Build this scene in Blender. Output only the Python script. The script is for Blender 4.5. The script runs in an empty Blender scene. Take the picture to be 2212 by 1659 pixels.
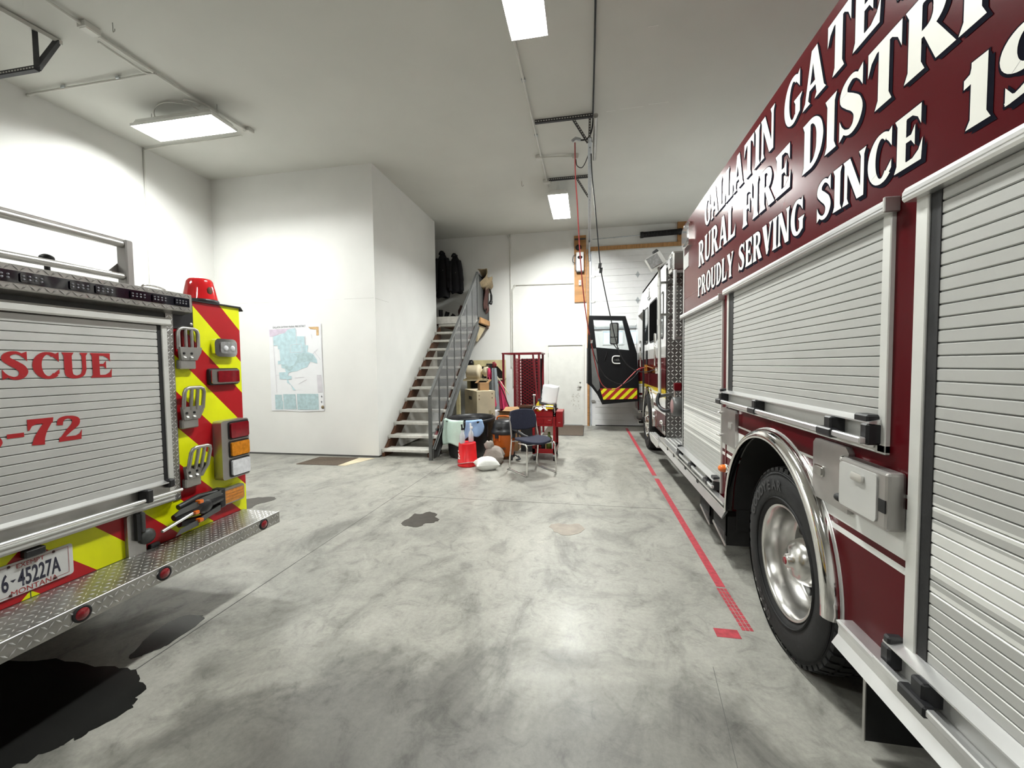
import bpy, bmesh, math, random
from mathutils import Matrix, Vector
random.seed(7)
sc = bpy.context.scene
C = sc.collection
PI = math.pi
# ---------------------------------------------------------------- camera, world, light, exposure
F, YAW, PITCH, ROLL, CAMZ = 896.4, -.182738, -.044907, -.011625, 1.55
cy_, sy_, cp_, sp_, cr_, sr_ = math.cos(YAW), math.sin(YAW), math.cos(PITCH), math.sin(PITCH), math.cos(ROLL), math.sin(ROLL)
fw = Vector((sy_*cp_, cy_*cp_, sp_)); rt = Vector((cy_, -sy_, 0)); up = rt.cross(fw)
rt2 = cr_*rt + sr_*up; up2 = -sr_*rt + cr_*up
cd = bpy.data.cameras.new('camera'); cam = bpy.data.objects.new('camera', cd); C.objects.link(cam)
cd.sensor_width = 36.0; cd.lens = F/2212*36.0; cd.clip_start = .02; cd.clip_end = 200
mw = Matrix.Identity(4)
for i in range(3):
    mw[i][0] = rt2[i]; mw[i][1] = up2[i]; mw[i][2] = -fw[i]
mw[2][3] = CAMZ
cam.matrix_world = mw
sc.camera = cam
sc.view_settings.view_transform = 'Standard'; sc.view_settings.look = 'None'
sc.view_settings.gamma = 1.0; sc.view_settings.use_curve_mapping = False
sc.view_settings.exposure = 0.0
cyc = sc.cycles; cyc.max_bounces = 7; cyc.diffuse_bounces = 4; cyc.glossy_bounces = 3; cyc.adaptive_threshold = .06; cyc.transmission_bounces = 6; cyc.transparent_max_bounces = 8; cyc.caustics_reflective = False; cyc.caustics_refractive = False
wd = bpy.data.worlds.new('world'); sc.world = wd; wd.use_nodes = True
wd.node_tree.nodes['Background'].inputs[0].default_value = (.8, .87, 1, 1)
wd.node_tree.nodes['Background'].inputs[1].default_value = .6
LAMP_W = 235.0      # watts of each fluorescent fixture

def at(px, py, X=None, Y=None, Z=None):
    """a point measured in the photograph, at a known distance (one world coordinate given)"""
    d = rt2*((px-1106)/F) - up2*((py-829.5)/F) + fw
    o = Vector((0, 0, CAMZ))
    t = (X/d.x) if X is not None else (Y/d.y) if Y is not None else ((Z-CAMZ)/d.z)
    return o + d*t

# ---------------------------------------------------------------- materials
M = {}
def nodes(name):
    m = bpy.data.materials.new(name); m.use_nodes = True; M[name] = m
    nt = m.node_tree; b = nt.nodes['Principled BSDF']
    return m, nt, b
def mk(name, col, rough=.5, metal=0., var=.08, scale=6., bump=0., bscale=60., coat=0., spec=.5, trans=0., alpha=1., emis=None, estr=1., detail=3., stretch=None, ior=1.45):
    m, nt, b = nodes(name)
    tc = nt.nodes.new('ShaderNodeTexCoord'); src = tc.outputs['Object']
    if stretch:
        mp = nt.nodes.new('ShaderNodeMapping'); mp.inputs['Scale'].default_value = stretch
        nt.links.new(src, mp.inputs[0]); src = mp.outputs[0]
    nz = nt.nodes.new('ShaderNodeTexNoise'); nz.inputs['Scale'].default_value = scale; nz.inputs['Detail'].default_value = detail
    nt.links.new(src, nz.inputs['Vector'])
    cr = nt.nodes.new('ShaderNodeValToRGB'); cr.color_ramp.elements[0].position = .3; cr.color_ramp.elements[1].position = .7
    cr.color_ramp.elements[0].color = tuple(max(0, c*(1-var)) for c in col)+(1,)
    cr.color_ramp.elements[1].color = tuple(min(1, c*(1+var)) for c in col)+(1,)
    nt.links.new(nz.outputs['Fac'], cr.inputs[0]); nt.links.new(cr.outputs[0], b.inputs['Base Color'])
    b.inputs['Roughness'].default_value = rough; b.inputs['Metallic'].default_value = metal
    b.inputs['Coat Weight'].default_value = coat; b.inputs['Coat Roughness'].default_value = .04
    b.inputs['Specular IOR Level'].default_value = spec; b.inputs['Transmission Weight'].default_value = trans
    b.inputs['Alpha'].default_value = alpha; b.inputs['IOR'].default_value = ior
    if emis:
        b.inputs['Emission Color'].default_value = tuple(emis)+(1,); b.inputs['Emission Strength'].default_value = estr
    if bump:
        n2 = nt.nodes.new('ShaderNodeTexNoise'); n2.inputs['Scale'].default_value = bscale; n2.inputs['Detail'].default_value = 4
        nt.links.new(src, n2.inputs['Vector'])
        bp = nt.nodes.new('ShaderNodeBump'); bp.inputs['Strength'].default_value = bump; bp.inputs['Distance'].default_value = .01
        nt.links.new(n2.outputs['Fac'], bp.inputs['Height']); nt.links.new(bp.outputs[0], b.inputs['Normal'])
    return m
def bands(name, stops, rough=.3, metal=0., coat=.6, zmax=3.2, axis='Z'):
    """flat vinyl bands by height: stops = [(z from, colour)...]"""
    m, nt, b = nodes(name)
    tc = nt.nodes.new('ShaderNodeTexCoord'); sp = nt.nodes.new('ShaderNodeSeparateXYZ'); nt.links.new(tc.outputs['Object'], sp.inputs[0])
    dv = nt.nodes.new('ShaderNodeMath'); dv.operation = 'DIVIDE'; dv.inputs[1].default_value = zmax; nt.links.new(sp.outputs[axis], dv.inputs[0])
    cr = nt.nodes.new('ShaderNodeValToRGB'); cr.color_ramp.interpolation = 'CONSTANT'
    els = cr.color_ramp.elements
    while len(els) < len(stops): els.new(.5)
    for i, (z, c) in enumerate(stops):
        els[i].position = max(0, z/zmax)
    for i, (z, c) in enumerate(stops):
        els[i].color = tuple(c)+(1,)
    nt.links.new(dv.outputs[0], cr.inputs[0])
    nz = nt.nodes.new('ShaderNodeTexNoise'); nz.inputs['Scale'].default_value = 5; nt.links.new(tc.outputs['Object'], nz.inputs['Vector'])
    mx = nt.nodes.new('ShaderNodeMixRGB'); mx.blend_type = 'MULTIPLY'; mx.inputs[0].default_value = .12
    nt.links.new(cr.outputs[0], mx.inputs[1]); nt.links.new(nz.outputs['Fac'], mx.inputs[2]); nt.links.new(mx.outputs[0], b.inputs['Base Color'])
    b.inputs['Roughness'].default_value = rough; b.inputs['Metallic'].default_value = metal; b.inputs['Coat Weight'].default_value = coat; b.inputs['Coat Roughness'].default_value = .03; b.inputs['Specular IOR Level'].default_value = .12
    return m
def chevron(name, mode, p, off, ca, cb, rough=.35):
    """diagonal vinyl stripes"""
    m, nt, b = nodes(name)
    tc = nt.nodes.new('ShaderNodeTexCoord'); sp = nt.nodes.new('ShaderNodeSeparateXYZ'); nt.links.new(tc.outputs['Object'], sp.inputs[0])
    def mt(op, a, v):
        n = nt.nodes.new('ShaderNodeMath'); n.operation = op; nt.links.new(a, n.inputs[0])
        if isinstance(v, (int, float)): n.inputs[1].default_value = v
        elif v is not None: nt.links.new(v, n.inputs[1])
        return n.outputs[0]
    if mode == 'V':
        s = mt('ABSOLUTE', mt('SUBTRACT', sp.outputs['Y'], 1.414), None); s = mt('ADD', s, sp.outputs['Z'])
    else:
        s = mt('SUBTRACT', sp.outputs['X'], sp.outputs['Z'])
    s = mt('FRACT', mt('DIVIDE', mt('SUBTRACT', s, off), p), None)
    s = mt('GREATER_THAN', s, .5)
    nz = nt.nodes.new('ShaderNodeTexNoise'); nz.inputs['Scale'].default_value = 14; nz.inputs['Detail'].default_value = 5
    mp = nt.nodes.new('ShaderNodeMapping'); mp.inputs['Scale'].default_value = (1, 1, .3); nt.links.new(tc.outputs['Object'], mp.inputs[0]); nt.links.new(mp.outputs[0], nz.inputs['Vector'])
    mx = nt.nodes.new('ShaderNodeMixRGB'); mx.inputs[1].default_value = tuple(ca)+(1,); mx.inputs[2].default_value = tuple(cb)+(1,); nt.links.new(s, mx.inputs[0])
    m2 = nt.nodes.new('ShaderNodeMixRGB'); m2.blend_type = 'MULTIPLY'; m2.inputs[0].default_value = .14
    nt.links.new(mx.outputs[0], m2.inputs[1]); nt.links.new(nz.outputs['Fac'], m2.inputs[2]); nt.links.new(m2.outputs[0], b.inputs['Base Color'])
    b.inputs['Roughness'].default_value = rough
    return m

mk('wall', (.80, .80, .775), .75, var=.03, scale=1.5, bump=.06, bscale=90)
mk('ceiling', (.66, .66, .615), .85, var=.03, scale=1.2, bump=.04, bscale=120)
mk('white_paint', (.78, .78, .74), .45, var=.04)
mk('white_metal', (.80, .80, .80), .4, var=.03)
mk('conduit', (.68, .675, .63), .45, var=.06)
mk('dark_line', (.10, .10, .095), .8)
mk('scuff', (.62, .61, .56), .6, var=.2, scale=40)
mk('seam', (.45, .45, .42), .8)
mk('red', (.10, .005, .008), .28, var=.1, coat=.2, spec=.2)
mk('red_wheel', (.40, .02, .03), .35)
mk('decal_white', (.83, .82, .76), .35, var=.02)
mk('decal_black', (.006, .006, .012), .85, spec=.03)
mk('decal_red', (.40, .018, .022), .4)
mk('alu', (.66, .66, .64), .42, .55, var=.05, scale=3)
mk('alu_slat', (.57, .57, .55), .5, .3, var=.06, scale=4, bump=.05, bscale=400)
mk('alu_bright', (.82, .82, .82), .28, .8, var=.04)
mk('alu_trim', (.70, .70, .67), .45, .35, var=.04)
mk('chrome', (.80, .79, .77), .09, 1., var=.05)
mk('chrome_satin', (.62, .61, .59), .24, 1., var=.08)
mk('steel', (.45, .44, .42), .38, .9, var=.12, scale=10)
mk('steel_box', (.42, .405, .39), .36, .8, var=.12, scale=5)
mk('diamond', (.40, .39, .37), .34, .85, var=.15, scale=12)
mk('diamond_dark', (.22, .215, .205), .35, .8, var=.15, scale=12)
mk('galv', (.50, .53, .55), .42, .7, var=.12, scale=20)
mk('angle_iron', (.06, .06, .065), .6, .3, var=.2)
mk('black', (.010, .010, .011), .5, var=.2)
mk('black_gloss', (.007, .007, .008), .3, var=.1, spec=.25)
mk('black_rubber', (.016, .016, .017), .62, var=.25, scale=15, bump=.1)
mk('black_plastic', (.018, .018, .020), .38, var=.15)
mk('tire', (.009, .009, .0095), .75, var=.3, scale=9, bump=.1, bscale=30)
mk('tire_letter', (.04, .04, .042), .6)
mk('under', (.012, .012, .012), .8, var=.3)
mk('void', (.004, .004, .004), 1., spec=0.)
mk('glass_dark', (.010, .014, .016), .06, var=.1, coat=.6)
mk('glass_clear', (.9, .95, .95), .03, trans=1., var=.01)
mk('lens_red', (.22, .006, .012), .12, coat=.8, var=.15, scale=30)
mk('lens_amber', (.62, .22, .012), .15, coat=.8, var=.2, scale=50)
mk('lens_orange', (.80, .16, .01), .12, coat=.8)
mk('lens_white', (.72, .73, .76), .12, coat=.8, var=.12, scale=40)
mk('lens_clear', (.50, .50, .50), .08, .5, var=.25, scale=40, coat=.8)
mk('beacon_red', (.72, .012, .018), .10, coat=1., var=.1)
mk('wood', (.40, .20, .075), .6, var=.25, scale=4, stretch=(1, 1, 9), bump=.08)
mk('wood_h', (.40, .21, .08), .6, var=.25, scale=4, stretch=(9, 1, 1), bump=.08)
mk('wood_dark', (.11, .045, .022), .65, var=.3, scale=5)
mk('plywood', (.44, .22, .08), .6, var=.22, scale=3, stretch=(.6, 1, 4))
mk('cream_wood', (.60, .52, .37), .65, var=.12, scale=4, bump=.05)
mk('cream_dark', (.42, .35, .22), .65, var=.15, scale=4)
mk('pine', (.55, .48, .27), .65, var=.15, scale=5, stretch=(1, 1, 1))
mk('cardboard', (.36, .21, .10), .75, var=.12, scale=6)
mk('grey_paint', (.115, .118, .115), .45, .2, var=.1)
mk('grey_panel', (.055, .057, .055), .5, var=.12)
mk('tread', (.60, .585, .54), .6, var=.16, scale=9, bump=.1)
mk('mesh_screen', (.20, .205, .21), .6, alpha=.33)
mk('mat_brown', (.10, .075, .055), .9, var=.25, scale=60, bump=.4, bscale=200)
mk('tape_red', (.40, .045, .06), .55, var=.25, scale=30)
mk('bucket_red', (.62, .012, .016), .3, var=.06)
mk('cart_red', (.26, .006, .009), .35, var=.1)
mk('rack_red', (.16, .008, .014), .4, var=.12)
mk('orange', (.50, .11, .012), .4, var=.1)
mk('navy', (.020, .022, .042), .85, var=.2, scale=60, bump=.2, bscale=300)
mk('mint', (.55, .70, .62), .85, var=.1, bump=.2)
mk('blue_cloth', (.30, .44, .68), .85, var=.1, bump=.2)
mk('bag_white', (.74, .74, .70), .7, var=.06, bump=.25, bscale=30)
mk('bag_tan', (.30, .26, .23), .8, var=.2, bump=.3)
mk('coat_black', (.008, .008, .011), .8, var=.3)
mk('pink', (.50, .03, .10), .65, var=.12)
mk('grey_cloth', (.22, .25, .27), .7, var=.12)
mk('tan_cloth', (.26, .20, .12), .85, var=.25, scale=15)
mk('brown_cloth', (.06, .025, .02), .85, var=.25)
mk('paper', (.82, .83, .85), .6, var=.02)
mk('yellow', (.72, .55, .02), .4)
mk('plastic_clear', (.75, .76, .80), .2, var=.03, trans=.3)
mk('dull_pink', (.33, .20, .20), .5)
mk('brass', (.55, .25, .05), .25, .9)
mk('hose_red', (.42, .06, .06), .5)
mk('hose_black', (.014, .015, .018), .5)
mk('ink', (.03, .03, .05), .6)
mk('ink_red', (.42, .05, .05), .6)
mk('plate_white', (.72, .72, .70), .4, var=.03)
mk('map_blue', (.50, .66, .71), .7, var=.12, scale=14)
mk('map_teal', (.44, .58, .61), .7, var=.14, scale=18)
mk('map_purple', (.62, .54, .64), .7, var=.1, scale=14)
mk('map_ochre', (.60, .40, .20), .7, var=.2, scale=20)
mk('map_grey', (.66, .64, .68), .7, var=.1)
mk('pale_green', (.10, .14, .02), .6)
mk('lamp_tube', (1, 1, 1), .5, emis=(1, .99, .95), estr=14.)
M['lamp_tube'].cycles.emission_sampling = 'NONE'
mk('lamp_reflector', (.85, .85, .83), .25, .4)
mk('window_lit', (.6, .75, .85), .2, emis=(.62, .80, .92), estr=.75, var=.2, scale=16)
mk('puddle', (.016, .016, .015), .22, var=.3, scale=3)
mk('stain_dark', (.055, .048, .040), .35, var=.2, scale=12)
mk('stain_tan', (.30, .26, .215), .5, var=.12, scale=14)
mk('led_black', (.006, .006, .012), .1, coat=.8)
mk('led_dot', (.25, .25, .28), .15, .6, var=.2, scale=200)
mk('concrete_pale', (.55, .54, .50), .6)
RED = (.085, .004, .007); WHT = (.84, .84, .81); SIL = (.52, .52, .50); GRY = (.52, .51, .49); GOLD = (.55, .40, .03)
bands('body_paint', [(0, RED), (.822, WHT), (.850, RED), (.874, WHT), (1.045, RED), (1.076, WHT), (1.100, RED)], rough=.22, coat=.0)
bands('slat_paint', [(0, SIL), (.822, WHT), (.850, SIL), (.882, WHT), (1.043, SIL), (1.086, WHT), (1.107, SIL)], rough=.42, metal=.25, coat=0)
bands('cab_paint', [(0, RED), (.80, WHT), (.84, RED), (.90, WHT), (1.045, GOLD), (1.06, WHT), (1.09, GOLD), (1.16, RED), (1.635, GRY), (1.80, (.86, .86, .86))], rough=.2, coat=.3)
chevron('chevron_rear', 'V', .452, .553, (.48, .006, .012), (.93, .97, .003))
chevron('chevron_door', 'D', .19, 0., (.36, .015, .015), (.72, .72, .01))

def floor_material():
    m, nt, b = nodes('concrete')
    tc = nt.nodes.new('ShaderNodeTexCoord'); ob = tc.outputs['Object']
    def noise(scale, detail=5., rough=.6, dist=0., sv=None):
        n = nt.nodes.new('ShaderNodeTexNoise'); n.inputs['Scale'].default_value = scale; n.inputs['Detail'].default_value = detail
        n.inputs['Roughness'].default_value = rough; n.inputs['Distortion'].default_value = dist
        if sv:
            mp = nt.nodes.new('ShaderNodeMapping'); mp.inputs['Scale'].default_value = sv; nt.links.new(ob, mp.inputs[0]); nt.links.new(mp.outputs[0], n.inputs['Vector'])
        else: nt.links.new(ob, n.inputs['Vector'])
        return n.outputs['Fac']
    def ramp(src, stops):
        r = nt.nodes.new('ShaderNodeValToRGB'); e = r.color_ramp.elements
        while len(e) < len(stops): e.new(.5)
        for i, (p, c) in enumerate(stops): e[i].position = p
        for i, (p, c) in enumerate(stops): e[i].color = (c if isinstance(c, tuple) else (c, c, c))+(1,)
        nt.links.new(src, r.inputs[0]); return r.outputs[0]
    def mul(a, c, f=1.):
        x = nt.nodes.new('ShaderNodeMixRGB'); x.blend_type = 'MULTIPLY'; x.inputs[0].default_value = f
        nt.links.new(a, x.inputs[1]); nt.links.new(c, x.inputs[2]); return x.outputs[0]
    base = ramp(noise(.55, 6, .62, .6), [(.25, (.24, .236, .214)), (.5, (.375, .367, .328)), (.75, (.455, .443, .392))])
    streak = ramp(noise(1.6, 7, .68, 1.2, (1.0, .55, 1)), [(.33, .50), (.48, .90), (.7, 1.08)])
    mott = ramp(noise(5.5, 9, .76, 1.0), [(.32, .60), (.47, .93), (.66, 1.06)])
    fine = ramp(noise(45., 4, .7), [(.25, .84), (.6, 1.03)])
    spots = ramp(noise(3.2, 9, .78, 1.5), [(.28, .42), (.38, .98), (1, 1.)])
    col = mul(mul(mul(mul(base, streak), mott), fine), spots, .85)
    # ragged dark patch near the viewpoint: floor grime, with vignette-like shade painted in
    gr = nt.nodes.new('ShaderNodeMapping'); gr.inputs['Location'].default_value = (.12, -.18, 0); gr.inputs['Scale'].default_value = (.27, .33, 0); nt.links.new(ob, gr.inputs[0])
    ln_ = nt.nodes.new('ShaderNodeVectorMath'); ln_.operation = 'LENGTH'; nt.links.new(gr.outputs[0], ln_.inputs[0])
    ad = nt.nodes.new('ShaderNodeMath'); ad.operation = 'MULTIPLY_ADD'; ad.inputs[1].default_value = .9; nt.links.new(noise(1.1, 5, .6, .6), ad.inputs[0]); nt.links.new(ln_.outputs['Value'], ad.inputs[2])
    grime_shade = ramp(ad.outputs[0], [(.50, .33), (.9, .62), (1.3, 1.0)])
    col = mul(col, grime_shade)
    nt.links.new(col, b.inputs['Base Color'])
    rg = ramp(noise(2.3, 6, .7, .5), [(.3, .33), (.7, .50)])
    nt.links.new(rg, b.inputs['Roughness']); b.inputs['Specular IOR Level'].default_value = .42
    bp = nt.nodes.new('ShaderNodeBump'); bp.inputs['Strength'].default_value = .12; bp.inputs['Distance'].default_value = .004
    nt.links.new(noise(60., 6, .7), bp.inputs['Height']); nt.links.new(bp.outputs[0], b.inputs['Normal'])
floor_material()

# ---------------------------------------------------------------- mesh helpers
class MB:
    def __init__(s): s.v = []; s.f = []; s.sm = []
    def add(s, vs, fs, smooth=False):
        o = len(s.v); s.v += [tuple(v) for v in vs]
        for f in fs: s.f.append(tuple(o+i for i in f)); s.sm.append(smooth)
        return s
    def box(s, x0, x1, y0, y1, z0, z1):
        vs = [(x, y, z) for x in (x0, x1) for y in (y0, y1) for z in (z0, z1)]
        return s.add(vs, [(0, 1, 3, 2), (4, 6, 7, 5), (0, 4, 5, 1), (2, 3, 7, 6), (0, 2, 6, 4), (1, 5, 7, 3)])
    def bbox(s, x0, x1, y0, y1, z0, z1, b=.01, seg=2):
        bm = bmesh.new(); bmesh.ops.create_cube(bm, size=1)
        bmesh.ops.scale(bm, vec=(x1-x0, y1-y0, z1-z0), verts=bm.verts)
        bmesh.ops.translate(bm, vec=((x0+x1)/2, (y0+y1)/2, (z0+z1)/2), verts=bm.verts)
        bmesh.ops.bevel(bm, geom=bm.edges[:], offset=b, segments=seg, affect='EDGES', profile=.5)
        return s.bm(bm, False)
    def bm(s, bm, smooth=False):
        bm.verts.index_update(); s.add([v.co[:] for v in bm.verts], [[v.index for v in f.verts] for f in bm.faces], smooth); bm.free(); return s
    def obox(s, c, a, b, cc):
        """oriented box: centre + three half-axis vectors"""
        c, a, b, cc = Vector(c), Vector(a), Vector(b), Vector(cc)
        vs = [c+i*a+j*b+k*cc for i in (-1, 1) for j in (-1, 1) for k in (-1, 1)]
        return s.add(vs, [(0, 1, 3, 2), (4, 6, 7, 5), (0, 4, 5, 1), (2, 3, 7, 6), (0, 2, 6, 4), (1, 5, 7, 3)])
    def bar(s, p, q, w, h, upv=(0, 0, 1)):
        p, q = Vector(p), Vector(q); d = (q-p); L = d.length; d.normalize(); u = Vector(upv)
        sd = d.cross(u)
        if sd.length < 1e-4: sd = d.cross(Vector((1, 0, 0)))
        sd.normalize(); u = sd.cross(d)
        return s.obox((p+q)/2, d*L/2, sd*w/2, u*h/2)
    def tube(s, pts, r, n=10, closed=False, cap=True):
        pts = [Vector(p) for p in pts]; N = len(pts); rings = []; prev = None
        for i, p in enumerate(pts):
            if closed: d = pts[(i+1) % N]-pts[i-1]
            else: d = pts[min(i+1, N-1)]-pts[max(i-1, 0)]
            if d.length < 1e-9: d = Vector((0, 0, 1))
            d.normalize()
            if prev is None:
                a = d.cross(Vector((0, 0, 1)));
                if a.length < 1e-3: a = d.cross(Vector((1, 0, 0)))
            else:
                a = prev - d*prev.dot(d)
            a.normalize(); prev = a; b = d.cross(a)
            rr = r[i] if isinstance(r, (list, tuple)) else r
            rings.append([p+rr*(math.cos(2*PI*k/n)*a+math.sin(2*PI*k/n)*b) for k in range(n)])
        vs = [v for ring in rings for v in ring]; fs = []
        for i in range(N if closed else N-1):
            j = (i+1) % N
            for k in range(n): fs.append((i*n+k, i*n+(k+1) % n, j*n+(k+1) % n, j*n+k))
        s.add(vs, fs, True)
        if cap and not closed:
            s.add(rings[0], [tuple(range(n))]); s.add(rings[-1], [tuple(range(n))])
        return s
    def cyl(s, p, q, r, n=20, r2=None):
        return s.tube([p, q], [r, r if r2 is None else r2], n)
    def lathe(s, prof, c=(0, 0, 0), axis='Z', n=32, a0=0, a1=2*PI, sx=1, sy=1, smooth=True):
        """prof = [(along axis, radius)]"""
        full = abs(a1-a0-2*PI) < 1e-6; K = n if full else n+1; vs = []
        for (h, r) in prof:
            for k in range(K):
                a = a0+(a1-a0)*k/n; u, w = r*math.cos(a)*sx, r*math.sin(a)*sy
                if axis == 'Z': vs.append((c[0]+u, c[1]+w, c[2]+h))
                elif axis == 'X': vs.append((c[0]+h, c[1]+u, c[2]+w))
                else: vs.append((c[0]+u, c[1]+h, c[2]+w))
        fs = []
        for i in range(len(prof)-1):
            for k in range(n):
                k2 = (k+1) % K
                fs.append((i*K+k, i*K+k2, (i+1)*K+k2, (i+1)*K+k))
        return s.add(vs, fs, smooth)
    def prism(s, poly, axis, a0, a1):
        """poly in the plane across axis: X -> (y,z), Y -> (x,z), Z -> (x,y)"""
        def mp(p, a): return (a, p[0], p[1]) if axis == 'X' else (p[0], a, p[1]) if axis == 'Y' else (p[0], p[1], a)
        n = len(poly); vs = [mp(p, a0) for p in poly]+[mp(p, a1) for p in poly]
        return s.add(vs, [tuple(range(n)), tuple(range(2*n-1, n-1, -1))]+[(i, (i+1) % n, n+(i+1) % n, n+i) for i in range(n)])
    def flat(s, polys, axis, a):
        def mp(p): return (a, p[0], p[1]) if axis == 'X' else (p[0], a, p[1]) if axis == 'Y' else (p[0], p[1], a)
        a0 = a; sg = -1 if a0 > 0 else 1
        for k, poly in enumerate(polys):
            a = a0+sg*2e-5*(k % 23); s.add([mp(p) for p in poly], [tuple(range(len(poly)))])
        return s
    def grid(s, fn, nu, nv, smooth=True, thick=None):
        vs = [fn(i/nu, j/nv) for i in range(nu+1) for j in range(nv+1)]
        fs = [(i*(nv+1)+j, (i+1)*(nv+1)+j, (i+1)*(nv+1)+j+1, i*(nv+1)+j+1) for i in range(nu) for j in range(nv)]
        return s.add(vs, fs, smooth)
    def ball(s, c, rx, ry, rz, n=16, m=10, fn=None):
        vs = []; fs = []
        for i in range(m+1):
            t = PI*i/m
            for k in range(n):
                a = 2*PI*k/n; d = Vector((math.sin(t)*math.cos(a), math.sin(t)*math.sin(a), math.cos(t)))
                g = fn(d) if fn else 1
                vs.append((c[0]+d.x*rx*g, c[1]+d.y*ry*g, c[2]+d.z*rz*g))
        for i in range(m):
            for k in range(n): fs.append((i*n+k, i*n+(k+1) % n, (i+1)*n+(k+1) % n, (i+1)*n+k))
        return s.add(vs, fs, True)
    def rrect(s, axis, a0, a1, u0, u1, v0, v1, r=.01, seg=4):
        return s.prism(rr_poly(u0, u1, v0, v1, r, seg), axis, a0, a1)
    def lozenges(s, o, u, v, n, Lu, Lv, pitch, ln, w, h):
        """raised diamond-plate treads on the plane o + a*u + b*v"""
        o, u, v, n = Vector(o), Vector(u), Vector(v), Vector(n); nu, nv = int(Lu/pitch), int(Lv/pitch)
        for i in range(nu):
            for j in range(nv):
                c = o+u*((i+.5)*Lu/nu)+v*((j+.5)*Lv/nv)
                d = (u+v).normalized() if (i+j) % 2 else (u-v).normalized(); e = n.cross(d)
                s.add([c-d*ln/2, c+e*w/2, c+d*ln/2, c-e*w/2, c-d*ln/6+n*h, c+d*ln/6+n*h], [(0, 1, 4), (1, 5, 4), (1, 2, 5), (2, 3, 5), (3, 4, 5), (3, 0, 4)], True)
        return s
    def build(s, name, mat, parent=None, label=None, kind=None, group=None, cat=None):
        me = bpy.data.meshes.new(name); me.from_pydata(s.v, [], s.f)
        me.polygons.foreach_set('use_smooth', s.sm)
        me.materials.append(M[mat]); me.update()
        o = bpy.data.objects.new(name, me); C.objects.link(o)
        if parent is not None:
            o.parent = parent
            if parent.type == 'EMPTY': o.matrix_parent_inverse = Matrix.Translation(-parent.location)
        if label: o['label'] = label
        if kind: o['kind'] = kind
        if group: o['group'] = group
        if cat: o['category'] = cat
        return o
def rr_poly(u0, u1, v0, v1, r, seg=4):
    p = []
    for (cu, cv, a) in ((u1-r, v1-r, 0), (u0+r, v1-r, PI/2), (u0+r, v0+r, PI), (u1-r, v0+r, 3*PI/2)):
        for k in range(seg+1): t = a+PI/2*k/seg; p.append((cu+r*math.cos(t), cv+r*math.sin(t)))
    return p
def thing(name, label, cat, loc=(0, 0, 0), group=None):
    o = bpy.data.objects.new(name, None); C.objects.link(o); o.location = loc; o.empty_display_size = .1
    o['label'] = label; o['category'] = cat
    if group: o['group'] = group
    return o
def struct(name, mb, mat, label, cat='wall'):
    o = mb.build(name, mat); o['kind'] = 'structure'; o['label'] = label; o['category'] = cat
    return o
def dup(o, name, parent, loc):
    c = o.copy(); C.objects.link(c); c.name = name; c.location = loc; return c
def spline(pts, n=8):
    pts = [Vector(p) for p in pts]; out = []
    for i in range(len(pts)-1):
        p0, p1, p2, p3 = pts[max(i-1, 0)], pts[i], pts[i+1], pts[min(i+2, len(pts)-1)]
        for k in range(n):
            t = k/n
            out.append(.5*((2*p1)+(p2-p0)*t+(2*p0-5*p1+4*p2-p3)*t*t+(3*p1-p0-3*p2+p3)*t**3))
    out.append(pts[-1]); return out
def text_obj(name, s, size, mat, parent, origin, u, v, align='LEFT', sx=1., off=0.):
    """flat print in the built-in font, laid on the plane origin + u, v"""
    cu = bpy.data.curves.new(name+'_curve', 'FONT'); cu.body = s; cu.size = size; cu.align_x = align; cu.offset = off
    tmp = bpy.data.objects.new(name+'_tmp', cu); C.objects.link(tmp)
    dg = bpy.context.evaluated_depsgraph_get(); me = bpy.data.meshes.new_from_object(tmp.evaluated_get(dg))
    bpy.data.objects.remove(tmp); bpy.data.curves.remove(cu)
    o_, u, v = Vector(origin), Vector(u), Vector(v)
    for vt in me.vertices: vt.co = o_+u*(vt.co.x*sx)+v*vt.co.y
    me.materials.clear(); me.materials.append(M[mat]); me.name = name
    o = bpy.data.objects.new(name, me); C.objects.link(o); o.parent = parent
    if parent is not None and parent.type == 'EMPTY': o.matrix_parent_inverse = Matrix.Translation(-parent.location)
    return o
# ---------------------------------------------------------------- wedge-serif sign lettering
def ribbon(pts, ws, n=5):
    P = spline([Vector((a, b, 0)) for a, b in pts], n); W = []
    for i in range(len(ws)-1):
        for k in range(n): W.append(ws[i]+(ws[i+1]-ws[i])*k/n)
    W.append(ws[-1]); L = []; R = []
    for i, p in enumerate(P):
        d = (P[min(i+1, len(P)-1)]-P[max(i-1, 0)]).normalized(); nn = Vector((-d.y, d.x, 0))
        L.append(p+nn*W[i]/2); R.append(p-nn*W[i]/2)
    return [[(L[i].x, L[i].y), (L[i+1].x, L[i+1].y), (R[i+1].x, R[i+1].y), (R[i].x, R[i].y)] for i in range(len(P)-1)]
def stem(x, w=.2, y0=0, y1=1, b=.055, t=.055):
    a, c = x-w/2, x+w/2; p = []
    p += [(a-b, y0), (c+b, y0), (c, y0+.13)] if b else [(a, y0), (c, y0)]
    p += [(c, y1-.13), (c+t, y1), (a-t, y1), (a, y1-.13)] if t else [(c, y1), (a, y1)]
    if b: p += [(a, y0+.13)]
    return p
def arc(cx, cy, rx, ry, a0, a1, thick, thin, k=12):
    pts = []; ws = []
    for i in range(k+1):
        a = math.radians(a0+(a1-a0)*i/k); pts.append((cx+rx*math.cos(a), cy+ry*math.sin(a))); ws.append(thin+(thick-thin)*abs(math.cos(a))**1.3)
    return ribbon(pts, ws, 2)
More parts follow.
